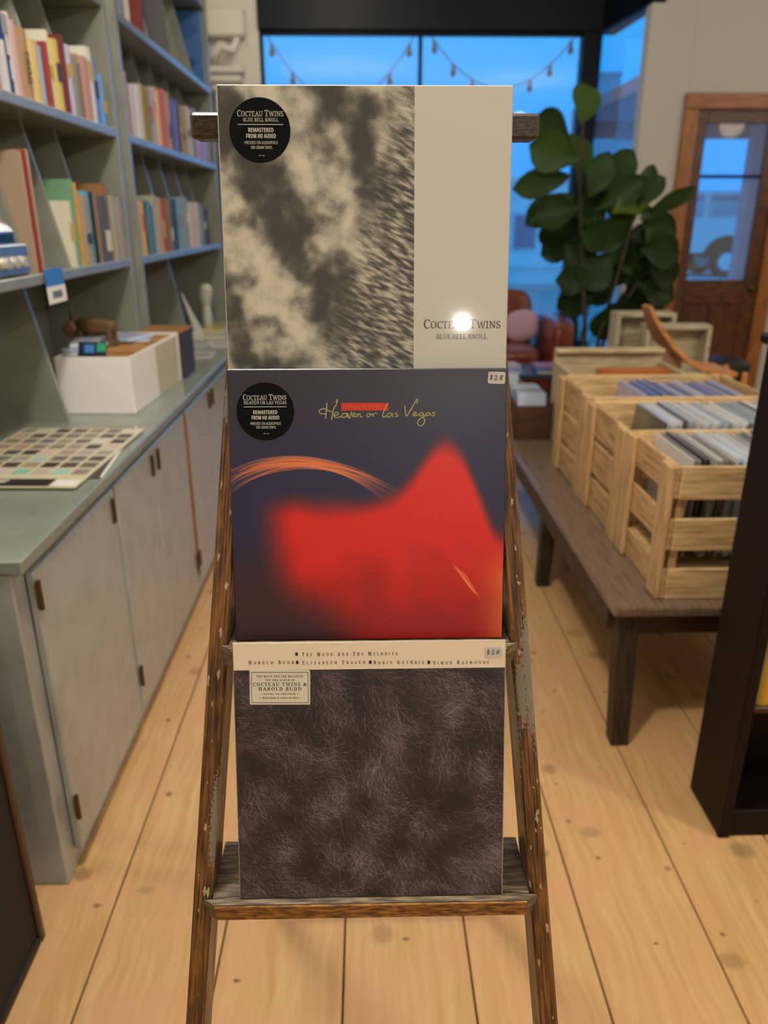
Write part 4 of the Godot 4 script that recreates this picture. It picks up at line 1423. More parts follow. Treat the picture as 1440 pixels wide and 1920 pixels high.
# ---------------------------------------------------------------- dark furniture at the sides
func dark_furniture() -> void:
	var t := thing("dark_bookcase", "narrow dark mahogany bookcase at the edge of the photo beside the crates", "bookcase", Vector3(1.35, 0, -1.69))
	part("side_panel", span(Vector3(-0.42, 0, 0.095), Vector3(-0.40, 1.28, -0.10), 0.002), M.mahogany, t)
	part("side_panel", span(Vector3(0.40, 0, 0.095), Vector3(0.42, 1.28, -0.10), 0.002), M.mahogany, t)
	part("back_panel", span(Vector3(-0.40, 0, -0.09), Vector3(0.40, 1.28, -0.10), 0.0), M.mahogany, t)
	part("stile", span(Vector3(-0.422, 0.0, 0.098), Vector3(-0.392, 1.28, 0.08), 0.003), M.mahogany, t)
	part("stile", span(Vector3(0.392, 0.0, 0.098), Vector3(0.422, 1.28, 0.08), 0.003), M.mahogany, t)
	part("plinth", span(Vector3(-0.392, 0, 0.09), Vector3(0.392, 0.085, -0.09), 0.003), M.mahogany, t)
	part("top_board", span(Vector3(-0.44, 1.28, 0.11), Vector3(0.44, 1.305, -0.105), 0.006), M.mahogany, t)
	var red := wood("4a120c", 0, 0.4)
	for y in [0.385, 0.665, 0.96]:
		part("shelf", span(Vector3(-0.40, y, 0.082), Vector3(0.40, y + 0.018, -0.09), 0.002), red, t)
	var lists := [[0.403, [[0.012, 0.2, "b8c0c8"], [0.03, 0.235, "c89a28"], [0.012, 0.18, "a83c28"], [0.03, 0.22, "5c604c"], [0.025, 0.23, "3c4048"], [0.03, 0.2, "8c3c34"]]], [0.683, [[0.022, 0.21, "dcd8cc"], [0.03, 0.22, "9c9484"], [0.025, 0.2, "4c5c70"], [0.03, 0.23, "c8b070"]]]]
	for r in 2:
		var x := 0.962
		var k := 0
		for q in lists[r][1]:
			k += 1
			var th: float = q[0]
			book(Vector3(x + th * 0.5, lists[r][0], -1.62), th, q[1], 0.14, q[2], "%s book, %s from the crates on the %s red shelf" % [colour_name(Color(q[2] as String)), ordinal(k), ["lower", "upper"][r]], "books in the dark bookcase", -PI / 2)
			x += th + 0.001
	# dark cabinet with a woven cloth front
	var c := thing("speaker_cabinet", "low dark speaker cabinet with a brown edge and woven cloth face before the grey counter", "cabinet", Vector3(-1.03, 0, -1.03))
	var em := wood("4a2c14", 1, 0.4)
	var ez := wood("4a2c14", 2, 0.4)
	part("body", span(Vector3(-0.26, 0.012, 0.288), Vector3(0.255, 0.80, -0.288), 0.004), wood("2a1a10", 2, 0.5), c)
	part("edge_strip", span(Vector3(0.25, 0.0, -0.28), Vector3(0.276, 0.815, -0.302), 0.004), em, c)
	part("edge_strip", span(Vector3(0.25, 0.0, 0.302), Vector3(0.276, 0.815, 0.28), 0.004), em, c)
	part("edge_strip", span(Vector3(0.25, 0.0, -0.28), Vector3(0.274, 0.022, 0.28), 0.004), wood("1e1a18", 2, 0.5), c)
	part("edge_strip", span(Vector3(0.25, 0.795, -0.28), Vector3(0.276, 0.815, 0.28), 0.004), ez, c)
	var cloth := mat("3c2c1c", 0.85)
	var im := Image.create(64, 64, false, Image.FORMAT_RGB8)
	for y in 64:
		for x in 64:
			var v := 0.55 + 0.3 * sin(x * TAU / 8.0) * sin(y * TAU / 8.0) + (0.15 if (x / 8 + y / 8) % 2 == 0 else -0.1)
			im.set_pixel(x, y, Color(v, v, v * 0.95))
	cloth.albedo_texture = ImageTexture.create_from_image(im)
	cloth.uv1_scale = Vector3(26, 26, 1)
	part("speaker_cloth", span(Vector3(0.25, 0.022, -0.28), Vector3(0.266, 0.795, 0.28), 0.0), cloth, c)

# ---------------------------------------------------------------- window corner: plants, armchair, boxes
func leaf_mesh(l: float, w: float, cup: float, droop: float) -> ArrayMesh:
	var g := []
	var rows := 9
	for i in rows:
		var u := i / float(rows - 1)
		# fiddle outline: narrow foot, broad blunt head
		var half := w * 0.5 * (pow(sin(PI * pow(u, 1.25)), 0.7) * (0.72 + 0.34 * u)) + 0.002
		var row := []
		for j in 7:
			var s := j / 3.0 - 1.0
			row.append(Vector3(s * half, u * l - droop * u * u * l * 0.15, -droop * u * u * l + cup * s * s * half + 0.012 * sin(u * 9.0) * s * s))
		g.append(row)
	var b := MB.new()
	b.sheet(g)
	return b.done()

func leaf_mat(c: String) -> StandardMaterial3D:
	var key := "leaf " + c
	if not palette.has(key):
		var m := mat(c, 0.45)
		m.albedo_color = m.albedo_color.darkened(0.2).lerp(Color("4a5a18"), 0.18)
		m.metallic_specular = 0.3
		m.cull_mode = BaseMaterial3D.CULL_DISABLED
		m.backlight_enabled = true
		m.backlight = Color(0.10, 0.16, 0.05)
		palette[key] = m
	return palette[key]

func window_corner() -> void:
	# fiddle leaf fig: stems, leaves set one by one (place, length, width, turn in the view plane, tip towards the eye)
	var base := Vector3(1.56, 0, -5.45)
	var t := thing("fiddle_leaf_fig", "tall fiddle leaf fig with broad dark green leaves in front of the window post", "plant", base)
	var pot := MB.new()
	pot.lathe(Vector3.ZERO, [Vector2(0, 0.0), Vector2(0.15, 0.0), Vector2(0.19, 0.32), Vector2(0.205, 0.33), Vector2(0.205, 0.38), Vector2(0.18, 0.38), Vector2(0.17, 0.34), Vector2(0, 0.34)], 28)
	part("pot", pot.done(), mat("5a4638", 0.6), t)
	var stems := [[Vector3(0, 0.34, 0), Vector3(-0.05, 0.9, 0.02), Vector3(-0.12, 1.4, 0), Vector3(-0.16, 1.85, -0.02), Vector3(-0.17, 2.15, 0)], [Vector3(0.02, 0.34, 0), Vector3(0.06, 0.8, 0.03), Vector3(0.16, 1.3, 0.05), Vector3(0.22, 1.62, 0.04)], [Vector3(0.03, 0.34, -0.02), Vector3(0.12, 0.8, -0.02), Vector3(0.3, 1.15, 0), Vector3(0.38, 1.35, 0)]]
	for s in stems:
		var b := MB.new()
		b.tube(s, 0.018, 0.008, 8)
		part("stem", b.done(), mat("3c3020", 0.7), t)
	# x, y in metres about the pot, length, width, angle from upright (clockwise), colour
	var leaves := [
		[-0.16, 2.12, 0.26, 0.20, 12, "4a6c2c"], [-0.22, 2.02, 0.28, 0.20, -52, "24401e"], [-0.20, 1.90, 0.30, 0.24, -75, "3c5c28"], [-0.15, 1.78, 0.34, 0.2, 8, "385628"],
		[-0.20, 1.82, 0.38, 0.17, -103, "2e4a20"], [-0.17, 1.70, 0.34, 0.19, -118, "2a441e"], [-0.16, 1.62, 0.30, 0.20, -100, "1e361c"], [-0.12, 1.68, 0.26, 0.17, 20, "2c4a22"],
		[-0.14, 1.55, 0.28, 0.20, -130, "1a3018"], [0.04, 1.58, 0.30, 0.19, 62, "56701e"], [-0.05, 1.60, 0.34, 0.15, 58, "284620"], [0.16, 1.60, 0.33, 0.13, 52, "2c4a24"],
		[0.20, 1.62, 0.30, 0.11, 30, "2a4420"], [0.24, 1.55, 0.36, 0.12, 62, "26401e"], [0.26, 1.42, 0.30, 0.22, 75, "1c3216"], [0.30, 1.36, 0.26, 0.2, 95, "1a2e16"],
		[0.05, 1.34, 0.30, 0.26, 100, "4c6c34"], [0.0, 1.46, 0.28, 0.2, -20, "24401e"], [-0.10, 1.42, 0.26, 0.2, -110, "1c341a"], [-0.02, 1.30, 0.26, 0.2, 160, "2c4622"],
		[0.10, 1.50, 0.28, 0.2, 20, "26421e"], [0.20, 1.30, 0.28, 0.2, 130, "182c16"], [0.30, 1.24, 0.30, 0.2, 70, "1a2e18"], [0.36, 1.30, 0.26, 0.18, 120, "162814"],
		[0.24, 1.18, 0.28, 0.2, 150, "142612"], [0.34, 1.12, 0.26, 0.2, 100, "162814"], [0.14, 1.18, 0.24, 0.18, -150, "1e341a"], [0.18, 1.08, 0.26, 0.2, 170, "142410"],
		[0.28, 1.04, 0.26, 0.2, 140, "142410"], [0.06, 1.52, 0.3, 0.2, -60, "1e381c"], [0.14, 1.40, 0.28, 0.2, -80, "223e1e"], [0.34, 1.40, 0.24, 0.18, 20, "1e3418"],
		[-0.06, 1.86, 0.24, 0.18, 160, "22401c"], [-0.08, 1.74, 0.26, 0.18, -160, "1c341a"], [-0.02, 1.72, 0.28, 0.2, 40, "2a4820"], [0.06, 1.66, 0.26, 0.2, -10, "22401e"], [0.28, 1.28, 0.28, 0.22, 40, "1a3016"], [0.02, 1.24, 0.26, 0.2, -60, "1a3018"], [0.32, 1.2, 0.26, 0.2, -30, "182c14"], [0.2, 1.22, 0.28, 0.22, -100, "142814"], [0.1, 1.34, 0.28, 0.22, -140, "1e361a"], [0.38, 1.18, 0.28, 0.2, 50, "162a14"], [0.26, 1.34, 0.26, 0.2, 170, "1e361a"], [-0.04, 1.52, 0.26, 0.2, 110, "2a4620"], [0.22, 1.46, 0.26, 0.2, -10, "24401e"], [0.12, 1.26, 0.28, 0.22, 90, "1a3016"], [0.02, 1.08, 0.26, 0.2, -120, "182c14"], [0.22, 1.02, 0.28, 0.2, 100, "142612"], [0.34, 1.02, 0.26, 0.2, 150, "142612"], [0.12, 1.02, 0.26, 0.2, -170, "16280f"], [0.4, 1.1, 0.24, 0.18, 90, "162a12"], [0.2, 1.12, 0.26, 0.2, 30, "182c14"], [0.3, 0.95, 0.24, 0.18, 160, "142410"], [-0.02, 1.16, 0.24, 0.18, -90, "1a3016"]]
	var r := RandomNumberGenerator.new()
	r.seed = 12
	for q in leaves:
		var l: float = q[2]
		if q[0] > 0.24:
			q[0] -= 0.06
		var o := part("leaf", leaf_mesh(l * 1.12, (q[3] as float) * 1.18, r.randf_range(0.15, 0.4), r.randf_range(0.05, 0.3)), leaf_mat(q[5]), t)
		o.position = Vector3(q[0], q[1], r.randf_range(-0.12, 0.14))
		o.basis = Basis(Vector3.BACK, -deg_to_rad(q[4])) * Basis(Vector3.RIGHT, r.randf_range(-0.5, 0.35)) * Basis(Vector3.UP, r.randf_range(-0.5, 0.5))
	# spiky plant behind it
	var y := thing("yucca_plant", "small spiky dark green yucca on the floor behind the black window post", "plant", Vector3(2.0, 0, -7.4))
	pot = MB.new()
	pot.lathe(Vector3.ZERO, [Vector2(0, 0), Vector2(0.11, 0), Vector2(0.14, 0.25), Vector2(0.12, 0.25), Vector2(0.11, 0.22), Vector2(0, 0.22)], 20)
	part("pot", pot.done(), mat("44484c", 0.5), y)
	for k in 16:
		var a := k * 2.4
		var tilt := r.randf_range(0.1, 0.6)
		var l := r.randf_range(0.5, 0.85)
		var g := []
		for i in 6:
			var u := i / 5.0
			var rad := sin(tilt) * l * u + 0.1 * u * u
			var row := []
			for s in [-1.0, 0.0, 1.0]:
				var wd: float = 0.022 * (1.0 - u * 0.95) * s
				row.append(Vector3(cos(a) * rad - sin(a) * wd, 0.22 + cos(tilt) * l * u - 0.05 * u * u, sin(a) * rad + cos(a) * wd))
			g.append(row)
		var b := MB.new()
		b.sheet(g)
		part("leaf", b.done(), leaf_mat(["16321e", "1e4026", "122a1a"][k % 3]), y)
	armchair(Vector3(1.2, 0, -6.85))
	# low table before the armchair
	var ct := thing("coffee_table", "low dark blue table of books in front of the brown armchair", "table", Vector3(1.2, 0, -6.0))
	part("tabletop", cube(Vector3(0.7, 0.03, 0.5), Vector3(0, 0.435, 0), 0.005), mat("2c3844", 0.3), ct)
	for sx in [-1, 1]:
		for sz in [-1, 1]:
			part("leg", cube(Vector3(0.045, 0.42, 0.045), Vector3(sx * 0.31, 0.21, sz * 0.21), 0.004), mat("2c3844", 0.4), ct)
	var bk := [["c890b4", 0.2, -0.1, 0.1], ["5a84d0", -0.14, 0.12, -0.1], ["b8c4d4", -0.12, -0.12, 0.2], ["24406c", 0.16, 0.13, 0.0]]
	for q in bk:
		flat_book(Vector3(1.22 + q[1], 0.45, -6.0 + q[2]), Vector3(0.2, 0.022, 0.16), q[0], "%s book lying flat on the low table before the armchair" % colour_name(Color(q[0] as String)), "books on the low table", q[3])
	# pale boxes on a stand in front of the door
	var sd := thing("display_stand", "low wooden stand under the two cream boxes in front of the door", "stand", Vector3(1.87, 0, -4.95))
	part("tabletop", cube(Vector3(0.62, 0.03, 0.5), Vector3(0, 0.605, 0), 0.004), M.bench, sd)
	for sx in [-1, 1]:
		for sz in [-1, 1]:
			part("leg", cube(Vector3(0.04, 0.59, 0.04), Vector3(sx * 0.27, 0.295, sz * 0.2), 0.004), M.bench_leg, sd)
	open_box(Vector3(1.78, 0.62, -5.05), Vector3(0.38, 0.37, 0.16), "taller cream open fronted box behind the bent plywood chair", 0.0)
	open_box(Vector3(1.93, 0.62, -4.86), Vector3(0.40, 0.315, 0.14), "shorter cream open fronted box with its frame facing the camera by the door", -0.04)
	# bent plywood chair
	var ch := thing("plywood_chair", "bent orange plywood chair whose curved back rises behind the pine crates", "chair", Vector3(1.86, 0, -4.35))
	var line := [Vector2(-0.31, 1.10), Vector2(-0.29, 1.05), Vector2(-0.25, 0.98), Vector2(-0.19, 0.90), Vector2(-0.10, 0.82), Vector2(0.02, 0.765), Vector2(0.10, 0.75), Vector2(0.18, 0.745)]
	var g1 := []
	var g2 := []
	for k in line.size():
		var p: Vector2 = line[k]
		var tang := (line[mini(k + 1, line.size() - 1)] - line[maxi(k - 1, 0)] as Vector2).normalized()
		var nrm := Vector2(-tang.y, tang.x) * 0.011
		var hw := 0.06 + 0.10 * smoothstep(0.0, 0.5, k / 7.0)
		g1.append([Vector3(p.x + nrm.x, p.y + nrm.y, -hw), Vector3(p.x + nrm.x, p.y + nrm.y, hw)])
		g2.append([Vector3(p.x - nrm.x, p.y - nrm.y, -hw), Vector3(p.x - nrm.x, p.y - nrm.y, hw)])
	var sb := MB.new()
	sb.sheet(g1, false)
	sb.sheet(g2, true)
	for e in 2:
		for k in line.size() - 1:
			var nz := Vector3(0, 0, -1.0 + 2.0 * e)
			sb.quad(g1[k][e], g1[k + 1][e], g2[k + 1][e], g2[k][e], nz)
	sb.quad(g1[0][0], g1[0][1], g2[0][1], g2[0][0], Vector3(-0.5, 0.8, 0))
	part("curved_back", sb.done(), wood("e29c62", 0, 0.4), ch)
	part("side_panel", cube(Vector3(0.13, 0.26, 0.018), Vector3(-0.13, 0.70, -0.03), 0.006), mat("b89078", 0.6), ch)
	for q in [Vector2(-0.14, -0.1), Vector2(-0.14, 0.1), Vector2(0.24, -0.12), Vector2(0.24, 0.12)]:
		part("leg", cube(Vector3(0.03, 0.75, 0.022), Vector3(q.x, 0.375, q.y), 0.005), wood("e29c62", 1, 0.4), ch)
	part("seat_rail", cube(Vector3(0.44, 0.05, 0.022), Vector3(0.04, 0.56, 0.0), 0.005), wood("e29c62", 0, 0.4), ch)
	# black cushion top stool by the door
	var st := thing("round_stool", "black padded round stool in front of the door panels", "stool", Vector3(2.5, 0, -5.4))
	var s1 := MB.new()
	s1.lathe(Vector3.ZERO, [Vector2(0, 0.53), Vector2(0.17, 0.53), Vector2(0.195, 0.56), Vector2(0.19, 0.6), Vector2(0.13, 0.63), Vector2(0, 0.64)], 28)
	part("seat", s1.done(), mat("0e0d0e", 0.4), st)
	for k in 4:
		var a := PI * 0.25 + k * PI * 0.5
		var lg := MB.new()
		lg.tube([Vector3(cos(a) * 0.13, 0.54, sin(a) * 0.13), Vector3(cos(a) * 0.18, 0, sin(a) * 0.18)], 0.014, 0.012)
		part("leg", lg.done(), M.black, st)

func flat_book(at: Vector3, s: Vector3, col: String, label: String, group: String, turn: float) -> void:
	var t := thing("book", label, "book", at, group, Vector3(0, turn, 0))
	var b := MB.new()
	b.box(Vector3(0, 0.0015, 0), Vector3(s.x, 0.003, s.z), 0.0008)
	b.box(Vector3(0, s.y - 0.0015, 0), Vector3(s.x, 0.003, s.z), 0.0008)
	b.box(Vector3(-s.x * 0.5 + 0.0015, s.y * 0.5, 0), Vector3(0.003, s.y, s.z), 0.0008)
	part("cover", b.done(), mat(col, 0.3, 0.0, 0.7, 0.15), t)
	part("page_block", cube(Vector3(s.x - 0.01, s.y - 0.0065, s.z - 0.01), Vector3(0, s.y * 0.5, 0), 0.0), M.pages, t)

func open_box(at: Vector3, s: Vector3, label: String, turn: float) -> void:
	var t := thing("open_box", label, "box", at, "cream open fronted boxes", Vector3(0, turn, 0))
	var m := wood("d2c8ac", 0, 0.65)
	part("back_board", cube(Vector3(s.x - 0.03, s.y - 0.03, 0.01), Vector3(0, s.y * 0.5, -s.z * 0.5 + 0.006), 0.002), wood("d0c4a4", 0, 0.7), t)
	for k in [-1, 1]:
		part("side_board", cube(Vector3(0.026, s.y, s.z), Vector3(k * (s.x * 0.5 - 0.013), s.y * 0.5, 0), 0.004), m, t)
	part("top_board", cube(Vector3(s.x - 0.052, 0.026, s.z), Vector3(0, s.y - 0.013, 0), 0.004), m, t)
	part("bottom_board", cube(Vector3(s.x - 0.052, 0.026, s.z), Vector3(0, 0.013, 0), 0.004), m, t)

func cushion(s: Vector3, p := 3.0) -> ArrayMesh:
	# a softly rounded block
	var b := MB.new()
	var n := 12
	for f in 6:
		var g := []
		for i in n + 1:
			var row := []
			for j in n + 1:
				var u := i / float(n) * 2.0 - 1.0
				var w := j / float(n) * 2.0 - 1.0
				var c := Vector3(u, w, 1.0)
				match f:
					1: c = Vector3(w, u, -1.0)
					2: c = Vector3(1.0, u, w)
					3: c = Vector3(-1.0, w, u)
					4: c = Vector3(w, 1.0, u)
					5: c = Vector3(u, -1.0, w)
				var q := pow(pow(absf(c.x), p) + pow(absf(c.y), p) + pow(absf(c.z), p), 1.0 / p)
				row.append(c / q * s * 0.5)
			g.append(row)
		var nn := (g[0][1] as Vector3 - g[0][0] as Vector3).cross(g[1][0] as Vector3 - g[0][0] as Vector3)
		b.sheet(g, nn.dot(g[n / 2][n / 2]) < 0.0)
	return b.done()

func armchair(at: Vector3) -> void:
	var t := thing("armchair", "red brown leather armchair with a pale pink cushion in front of the shop window", "armchair", at, "", Vector3(0, 0.0, 0))
	var lt: Material = M.leather
	part("base", cube(Vector3(0.92, 0.22, 0.78), Vector3(0, 0.25, 0), 0.04), lt, t)
	part("seat_cushion", cushion(Vector3(0.62, 0.2, 0.7), 5.0), lt, t, Vector3(-0.03, 0.43, 0.06))
	part("backrest", cushion(Vector3(0.76, 0.68, 0.26), 5.0), lt, t, Vector3(-0.08, 0.62, -0.32), Vector3(-0.18, 0, 0))
	for s in [-1, 1]:
		part("arm", cushion(Vector3(0.2, 0.62, 0.84), 6.0), lt, t, Vector3(s * 0.42, 0.46, 0.0), Vector3(0, 0, -s * 0.08))
		for z in [-0.3, 0.3]:
			part("leg", cube(Vector3(0.05, 0.15, 0.05), Vector3(s * 0.38, 0.075, z), 0.005), M.bench_leg, t)
	single("throw_pillow", cushion(Vector3(0.3, 0.28, 0.12), 2.6), mat("c8a0b0", 0.8), "pale pink pillow leaning inside the brown armchair", "pillow", at + Vector3(0.17, 0.66, -0.09), "", Vector3(-0.3, -0.3, 0.2))

# ---------------------------------------------------------------- things on the counter and shelves
func counter_things() -> void:
	var y := 0.886
	# white cardboard box of kraft dividers
	var t := thing("white_box", "open white cardboard box of kraft dividers standing on the counter", "box", Vector3(-0.965, y, -3.08), "", Vector3(0, -0.04, 0))
	var wc: Material = M.white_card
	part("front_wall", cube(Vector3(0.27, 0.205, 0.006), Vector3(0, 0.1035, 0.317), 0.0015), wc, t)
	part("back_wall", cube(Vector3(0.27, 0.205, 0.006), Vector3(0, 0.1035, -0.317), 0.0015), wc, t)
	part("side_wall", cube(Vector3(0.006, 0.205, 0.628), Vector3(0.132, 0.1035, 0), 0.0015), wc, t)
	part("side_wall", cube(Vector3(0.006, 0.205, 0.628), Vector3(-0.132, 0.1035, 0), 0.0015), wc, t)
	part("bottom", cube(Vector3(0.26, 0.004, 0.62), Vector3(0, 0.003, 0), 0.0), wc, t)
	var seam := mat("c4b8a0", 0.6)
	part("side_panel", cube(Vector3(0.001, 0.19, 0.3), Vector3(0.1355, 0.1, -0.13), 0.0), seam, t)
	var kraft := wood("bd8a48", 0, 0.7, grain, 3.0, 1.0)
	for k in 5:
		part("kraft_flap", cube(Vector3(0.258, 0.003, 0.12), Vector3(0, 0.197 + 0.004 * (k % 2), 0.25 - 0.124 * k), 0.001), kraft, t, Vector3.ZERO)
		part("kraft_divider", cube(Vector3(0.256, 0.17, 0.004), Vector3(0, 0.095, 0.188 - 0.124 * k), 0.001), kraft, t)
	# dark box behind it
	var db := thing("dark_box", "dark purple grey cardboard box behind the white box on the counter", "box", Vector3(-0.9, y, -3.525))
	part("body", cube(Vector3(0.19, 0.2, 0.2), Vector3(0, 0.1, 0), 0.003), mat("3a3340", 0.6), db)
	part("lid", cube(Vector3(0.192, 0.008, 0.202), Vector3(0, 0.203, 0), 0.003), wood("a8763a", 0, 0.7, grain, 3.0, 1.0), db)
	# sheets and objects lying in the white box
	var pile := [[Vector3(-1.045, y + 0.204, -2.90), Vector3(0.1, 0.008, 0.2), "d4dae2", 0.1, "white printed sheet lowest in the pile at the front of the white box"], [Vector3(-1.045, y + 0.213, -2.91), Vector3(0.095, 0.014, 0.18), "c6cfe0", -0.12, "pale blue wrapped case in the pile at the front of the white box"], [Vector3(-1.05, y + 0.228, -2.93), Vector3(0.09, 0.012, 0.17), "dfe3ea", 0.2, "white wrapped case topmost in the pile at the front of the white box"], [Vector3(-0.99, y + 0.199, -3.22), Vector3(0.2, 0.008, 0.17), "cdd8ea", 0.15, "flat pale blue paper sleeve at the back of the white box"], [Vector3(-0.985, y + 0.209, -3.2), Vector3(0.15, 0.012, 0.16), "c2d2ec", -0.35, "pale blue folded paper sleeve on another sleeve in the white box"]]
	for q in pile:
		var m := mat(q[2], 0.25, 0.0, 0.9, 0.1)
		var o := thing("paper_sleeve", q[4], "sleeve", q[0], "sleeves lying in the white box", Vector3(0, q[3], 0.0))
		var s: Vector3 = q[1]
		part("sleeve", cube(Vector3(s.x, s.y, s.z), Vector3(0, s.y * 0.5, 0), 0.001), m, o)
		part("printed_patch", cube(Vector3(s.x * 0.5, 0.0006, s.z * 0.4), Vector3(s.x * 0.1, s.y, s.z * 0.12), 0.0), mat(["8c98b0", "3c4c78", "a0a8b8"][int(s.y * 1000) % 3], 0.4), o)
	var gc := thing("greeting_card", "dark card with a blue and green picture leaning at the front of the white box", "card", Vector3(-0.985, y + 0.202, -2.79), "", Vector3(-0.5, 0, 0))
	part("card", cube(Vector3(0.1, 0.055, 0.003), Vector3(0, 0.0275, 0), 0.0006), mat("1e2638", 0.3), gc)
	part("printed_patch", cube(Vector3(0.03, 0.03, 0.0006), Vector3(0.032, 0.034, 0.0018), 0.0), mat("2c9c6c", 0.4), gc)
	part("printed_patch", cube(Vector3(0.035, 0.03, 0.0006), Vector3(-0.01, 0.03, 0.0018), 0.0), mat("3c78b8", 0.4), gc)
	# brown figurine standing behind the pile
	var fg := thing("wooden_animal", "brown carved wooden animal behind the papers in the white box", "figurine", Vector3(-1.05, y + 0.19, -3.06), "", Vector3(0, -0.2, 0))
	var fm := wood("6c5230", 2, 0.6)
	part("body", cushion(Vector3(0.17, 0.06, 0.06), 3.0), fm, fg, Vector3(0, 0.085, 0), Vector3(0, 0, -0.05))
	part("head", cushion(Vector3(0.06, 0.05, 0.045), 3.0), mat("8c6656", 0.6), fg, Vector3(-0.1, 0.075, 0.01), Vector3(0, 0, 0.6))
	for k in 4:
		var lg := MB.new()
		lg.tube([Vector3(-0.06 + 0.12 * (k % 2), 0.07, -0.018 + 0.036 * (k / 2)), Vector3(-0.065 + 0.13 * (k % 2), 0.0, -0.018 + 0.036 * (k / 2))], 0.014, 0.01, 10)
		part("leg", lg.done(), fm, fg)
	var ear := MB.new()
	ear.tube([Vector3(-0.09, 0.1, 0), Vector3(-0.1, 0.15, 0.0)], 0.014, 0.004, 8)
	part("ear", ear.done(), fm, fg)
	# gridded sheets on the counter
	var mg := thing("printed_poster_book", "thin cream sleeve printed with a grid of small pictures, lying on the counter", "book", Vector3(-0.955, y + 0.0055, -2.22), "", Vector3(0, -0.03, 0))
	part("cover", cube(Vector3(0.40, 0.005, 0.60), Vector3(0, 0.0025, 0), 0.0008), mat("d6caa6", 0.35, 0.0, 0.5, 0.15), mg)
	var r := RandomNumberGenerator.new()
	r.seed = 44
	for i in 8:
		for j in 7:
			var c := Color.from_hsv(r.randf_range(0.02, 0.14) if r.randf() < 0.88 else r.randf_range(0.4, 0.95), r.randf_range(0.08, 0.3), r.randf_range(0.2, 0.8))
			part("printed_picture", cube(Vector3(0.044, 0.0004, 0.047), Vector3(-0.166 + 0.0555 * j, 0.0053, -0.265 + 0.0625 * i), 0.0), shade(c.to_html(false), 0.4), mg)
	part("dark_band", cube(Vector3(0.32, 0.0004, 0.06), Vector3(-0.035, 0.0053, 0.266), 0.0), shade("2c2622", 0.4), mg)
	part("white_patch", cube(Vector3(0.065, 0.0004, 0.05), Vector3(0.162, 0.0053, 0.268), 0.0), shade("dcd8d0", 0.4), mg)
	for k in 3:
		part("printed_line", cube(Vector3([0.07, 0.06, 0.04][k], 0.0003, 0.009), Vector3(-0.03, 0.0057, 0.25 + 0.013 * k), 0.0), shade("cfc8bc", 0.4), mg)
	var m2 := thing("dark_sleeve", "dark record sleeve lying under the gridded cream sleeve on the counter", "record sleeve", Vector3(-0.925, y, -2.27), "", Vector3(0, 0.1, 0))
	part("sleeve", cube(Vector3(0.34, 0.0045, 0.55), Vector3(0, 0.0023, 0), 0.001), mat("4a3a3c", 0.3, 0.0, 0.5, 0.1), m2)
	part("pale_edge", cube(Vector3(0.006, 0.0052, 0.55), Vector3(0.168, 0.0026, 0), 0.0004), M.paper, m2)
	# tag hanging from the shelf edge
	var tg := thing("shelf_tag", "blue and white paper tag hanging from the shelf edge of the near bookcase", "tag", Vector3(-0.992, 1.298, -2.575), "", Vector3(0, 0, 0.03))
	part("blue_half", cube(Vector3(0.002, 0.055, 0.15), Vector3(0, 0.078, 0), 0.0004), mat("3a74b8", 0.3, 0.0, 0.6, 0.15), tg)
	part("white_half", cube(Vector3(0.0022, 0.052, 0.15), Vector3(0.0005, 0.026, 0), 0.0004), M.paper, tg)
	part("printed_patch", cube(Vector3(0.0006, 0.022, 0.08), Vector3(0.0018, 0.026, 0), 0.0), shade("6a6a78", 0.5), tg)
	# silver hi-fi units at the near end of the lower shelf
	var hf := thing("hifi_receiver", "silver receiver with three knobs on the lower shelf of the near bookcase", "receiver", Vector3(-1.14, 1.392, -2.325))
	part("body", cube(Vector3(0.25, 0.085, 0.24), Vector3(0, 0.046, -0.01), 0.004), M.steel, hf)
	part("foot", cube(Vector3(0.2, 0.008, 0.2), Vector3(0, 0.002, -0.01), 0.001), M.black, hf)
	for k in 3:
		var kb := MB.new()
		kb.lathe(Vector3.ZERO, [Vector2(0, 0), Vector2(0.017, 0), Vector2(0.015, 0.02), Vector2(0, 0.021)], 16)
		part("knob", kb.done(), mat("e0d6c0", 0.2, 0.5), hf, Vector3(0.125, 0.04, 0.05 - 0.055 * k), Vector3(0, 0, -PI / 2))
	var tp := thing("tape_deck", "silver tape deck with a sloping lid standing on the silver receiver", "tape deck", Vector3(-1.14, 1.4805, -2.31))
	var db2 := MB.new()
	db2.prism(PackedVector3Array([Vector3(-0.12, 0, 0.1), Vector3(0.115, 0, 0.1), Vector3(0.115, 0.035, 0.1), Vector3(0.075, 0.085, 0.1), Vector3(-0.12, 0.09, 0.1)]), Vector3(0, 0, -0.19))
	part("body", db2.done(), M.steel, tp)
	part("window_strip", cube(Vector3(0.003, 0.024, 0.17), Vector3(0.116, 0.018, 0.005), 0.0005), mat("1c2c40", 0.1), tp)
	# small things at the window end of the counter
	var yb := [[Vector3(-0.92, y, -4.75), Vector3(0.15, 0.02, 0.26), "b8b4ac", "grey book at the foot of the stack by the white vase"], [Vector3(-0.92, y + 0.02, -4.75), Vector3(0.15, 0.016, 0.24), "8c8c90", "dark grey book in the middle of the stack by the white vase"], [Vector3(-0.92, y + 0.036, -4.75), Vector3(0.145, 0.018, 0.22), "c8a818", "yellow book on top of the stack by the white vase"]]
	for q in yb:
		flat_book(q[0], q[1], q[2], q[3], "books stacked at the window end of the counter", 0.05)
	var vs := thing("white_vase", "slim white vase on the counter at the back of the far bookcase", "vase", Vector3(-1.07, y, -5.3))
	var vb := MB.new()
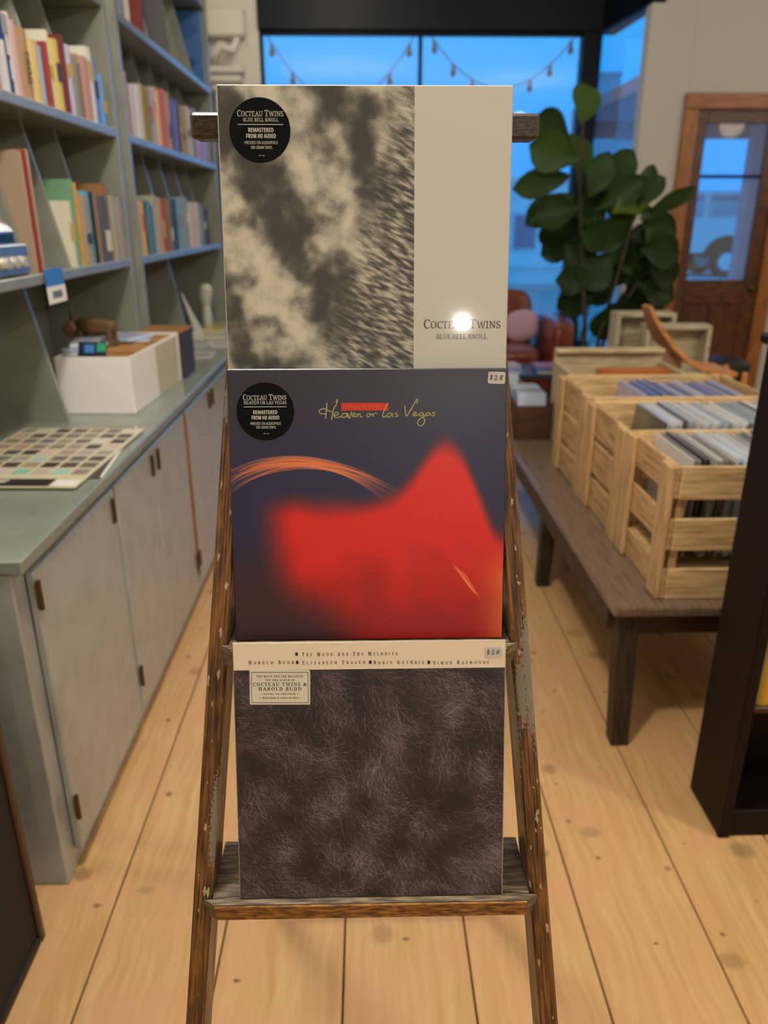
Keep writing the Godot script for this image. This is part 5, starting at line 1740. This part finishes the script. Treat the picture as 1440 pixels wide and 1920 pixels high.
	vb.lathe(Vector3.ZERO, [Vector2(0, 0), Vector2(0.03, 0), Vector2(0.034, 0.04), Vector2(0.026, 0.12), Vector2(0.045, 0.2), Vector2(0.048, 0.23), Vector2(0.03, 0.26), Vector2(0.02, 0.255), Vector2(0, 0.2)], 24)
	part("body", vb.done(), mat("c8c4b0", 0.3), vs)
	var sl := thing("paper_pennant", "pale folded paper pennant leaning on the slanted divider of the far bookcase", "pennant", Vector3(-1.0, y, -4.58))
	var pb := MB.new()
	pb.prism(PackedVector3Array([Vector3(0.0, 0.05, 0), Vector3(0.045, 0.05, 0), Vector3(-0.06, 0.27, 0)]), Vector3(0, 0, 0.02))
	pb.box(Vector3(0.0, 0.025, 0.01), Vector3(0.1, 0.05, 0.03), 0.004)
	part("fold", pb.done(), mat("c8c4b2", 0.6), sl)
	for q in [[Vector3(-0.86, y, -4.05), 0.12, "bcb8b0", "pale pamphlet lying by the counter edge beyond the dark box"], [Vector3(-0.95, y, -4.3), -0.3, "a8a4a8", "grey pamphlet lying farther along the counter beyond the dark box"], [Vector3(-0.84, y, -4.42), 0.4, "ccc4c0", "pinkish pamphlet at the counter edge below the paper pennant"]]:
		var o := thing("pamphlet", q[3], "pamphlet", q[0], "pamphlets on the counter", Vector3(0, q[1], 0))
		part("sheet", cube(Vector3(0.12, 0.006, 0.18), Vector3(0, 0.003, 0), 0.0008), mat(q[2], 0.35, 0.0, 0.5, 0.15), o)
		part("printed_patch", cube(Vector3(0.08, 0.0004, 0.06), Vector3(0, 0.0062, 0.03), 0.0), shade("6c6470", 0.5), o)
	var pc := thing("paper_ball_box", "small white crumpled paper parcel behind the dark box on the counter", "parcel", Vector3(-1.0, y, -3.98))
	part("wrap", cushion(Vector3(0.14, 0.07, 0.12), 2.6), mat("c4c4c8", 0.5), pc, Vector3(0, 0.033, 0), Vector3(0, 0.4, 0))
	part("ribbon", cube(Vector3(0.142, 0.072, 0.01), Vector3(0, 0.034, 0), 0.01), mat("8c90a0", 0.5), pc, Vector3.ZERO, Vector3(0, 0.4, 0))
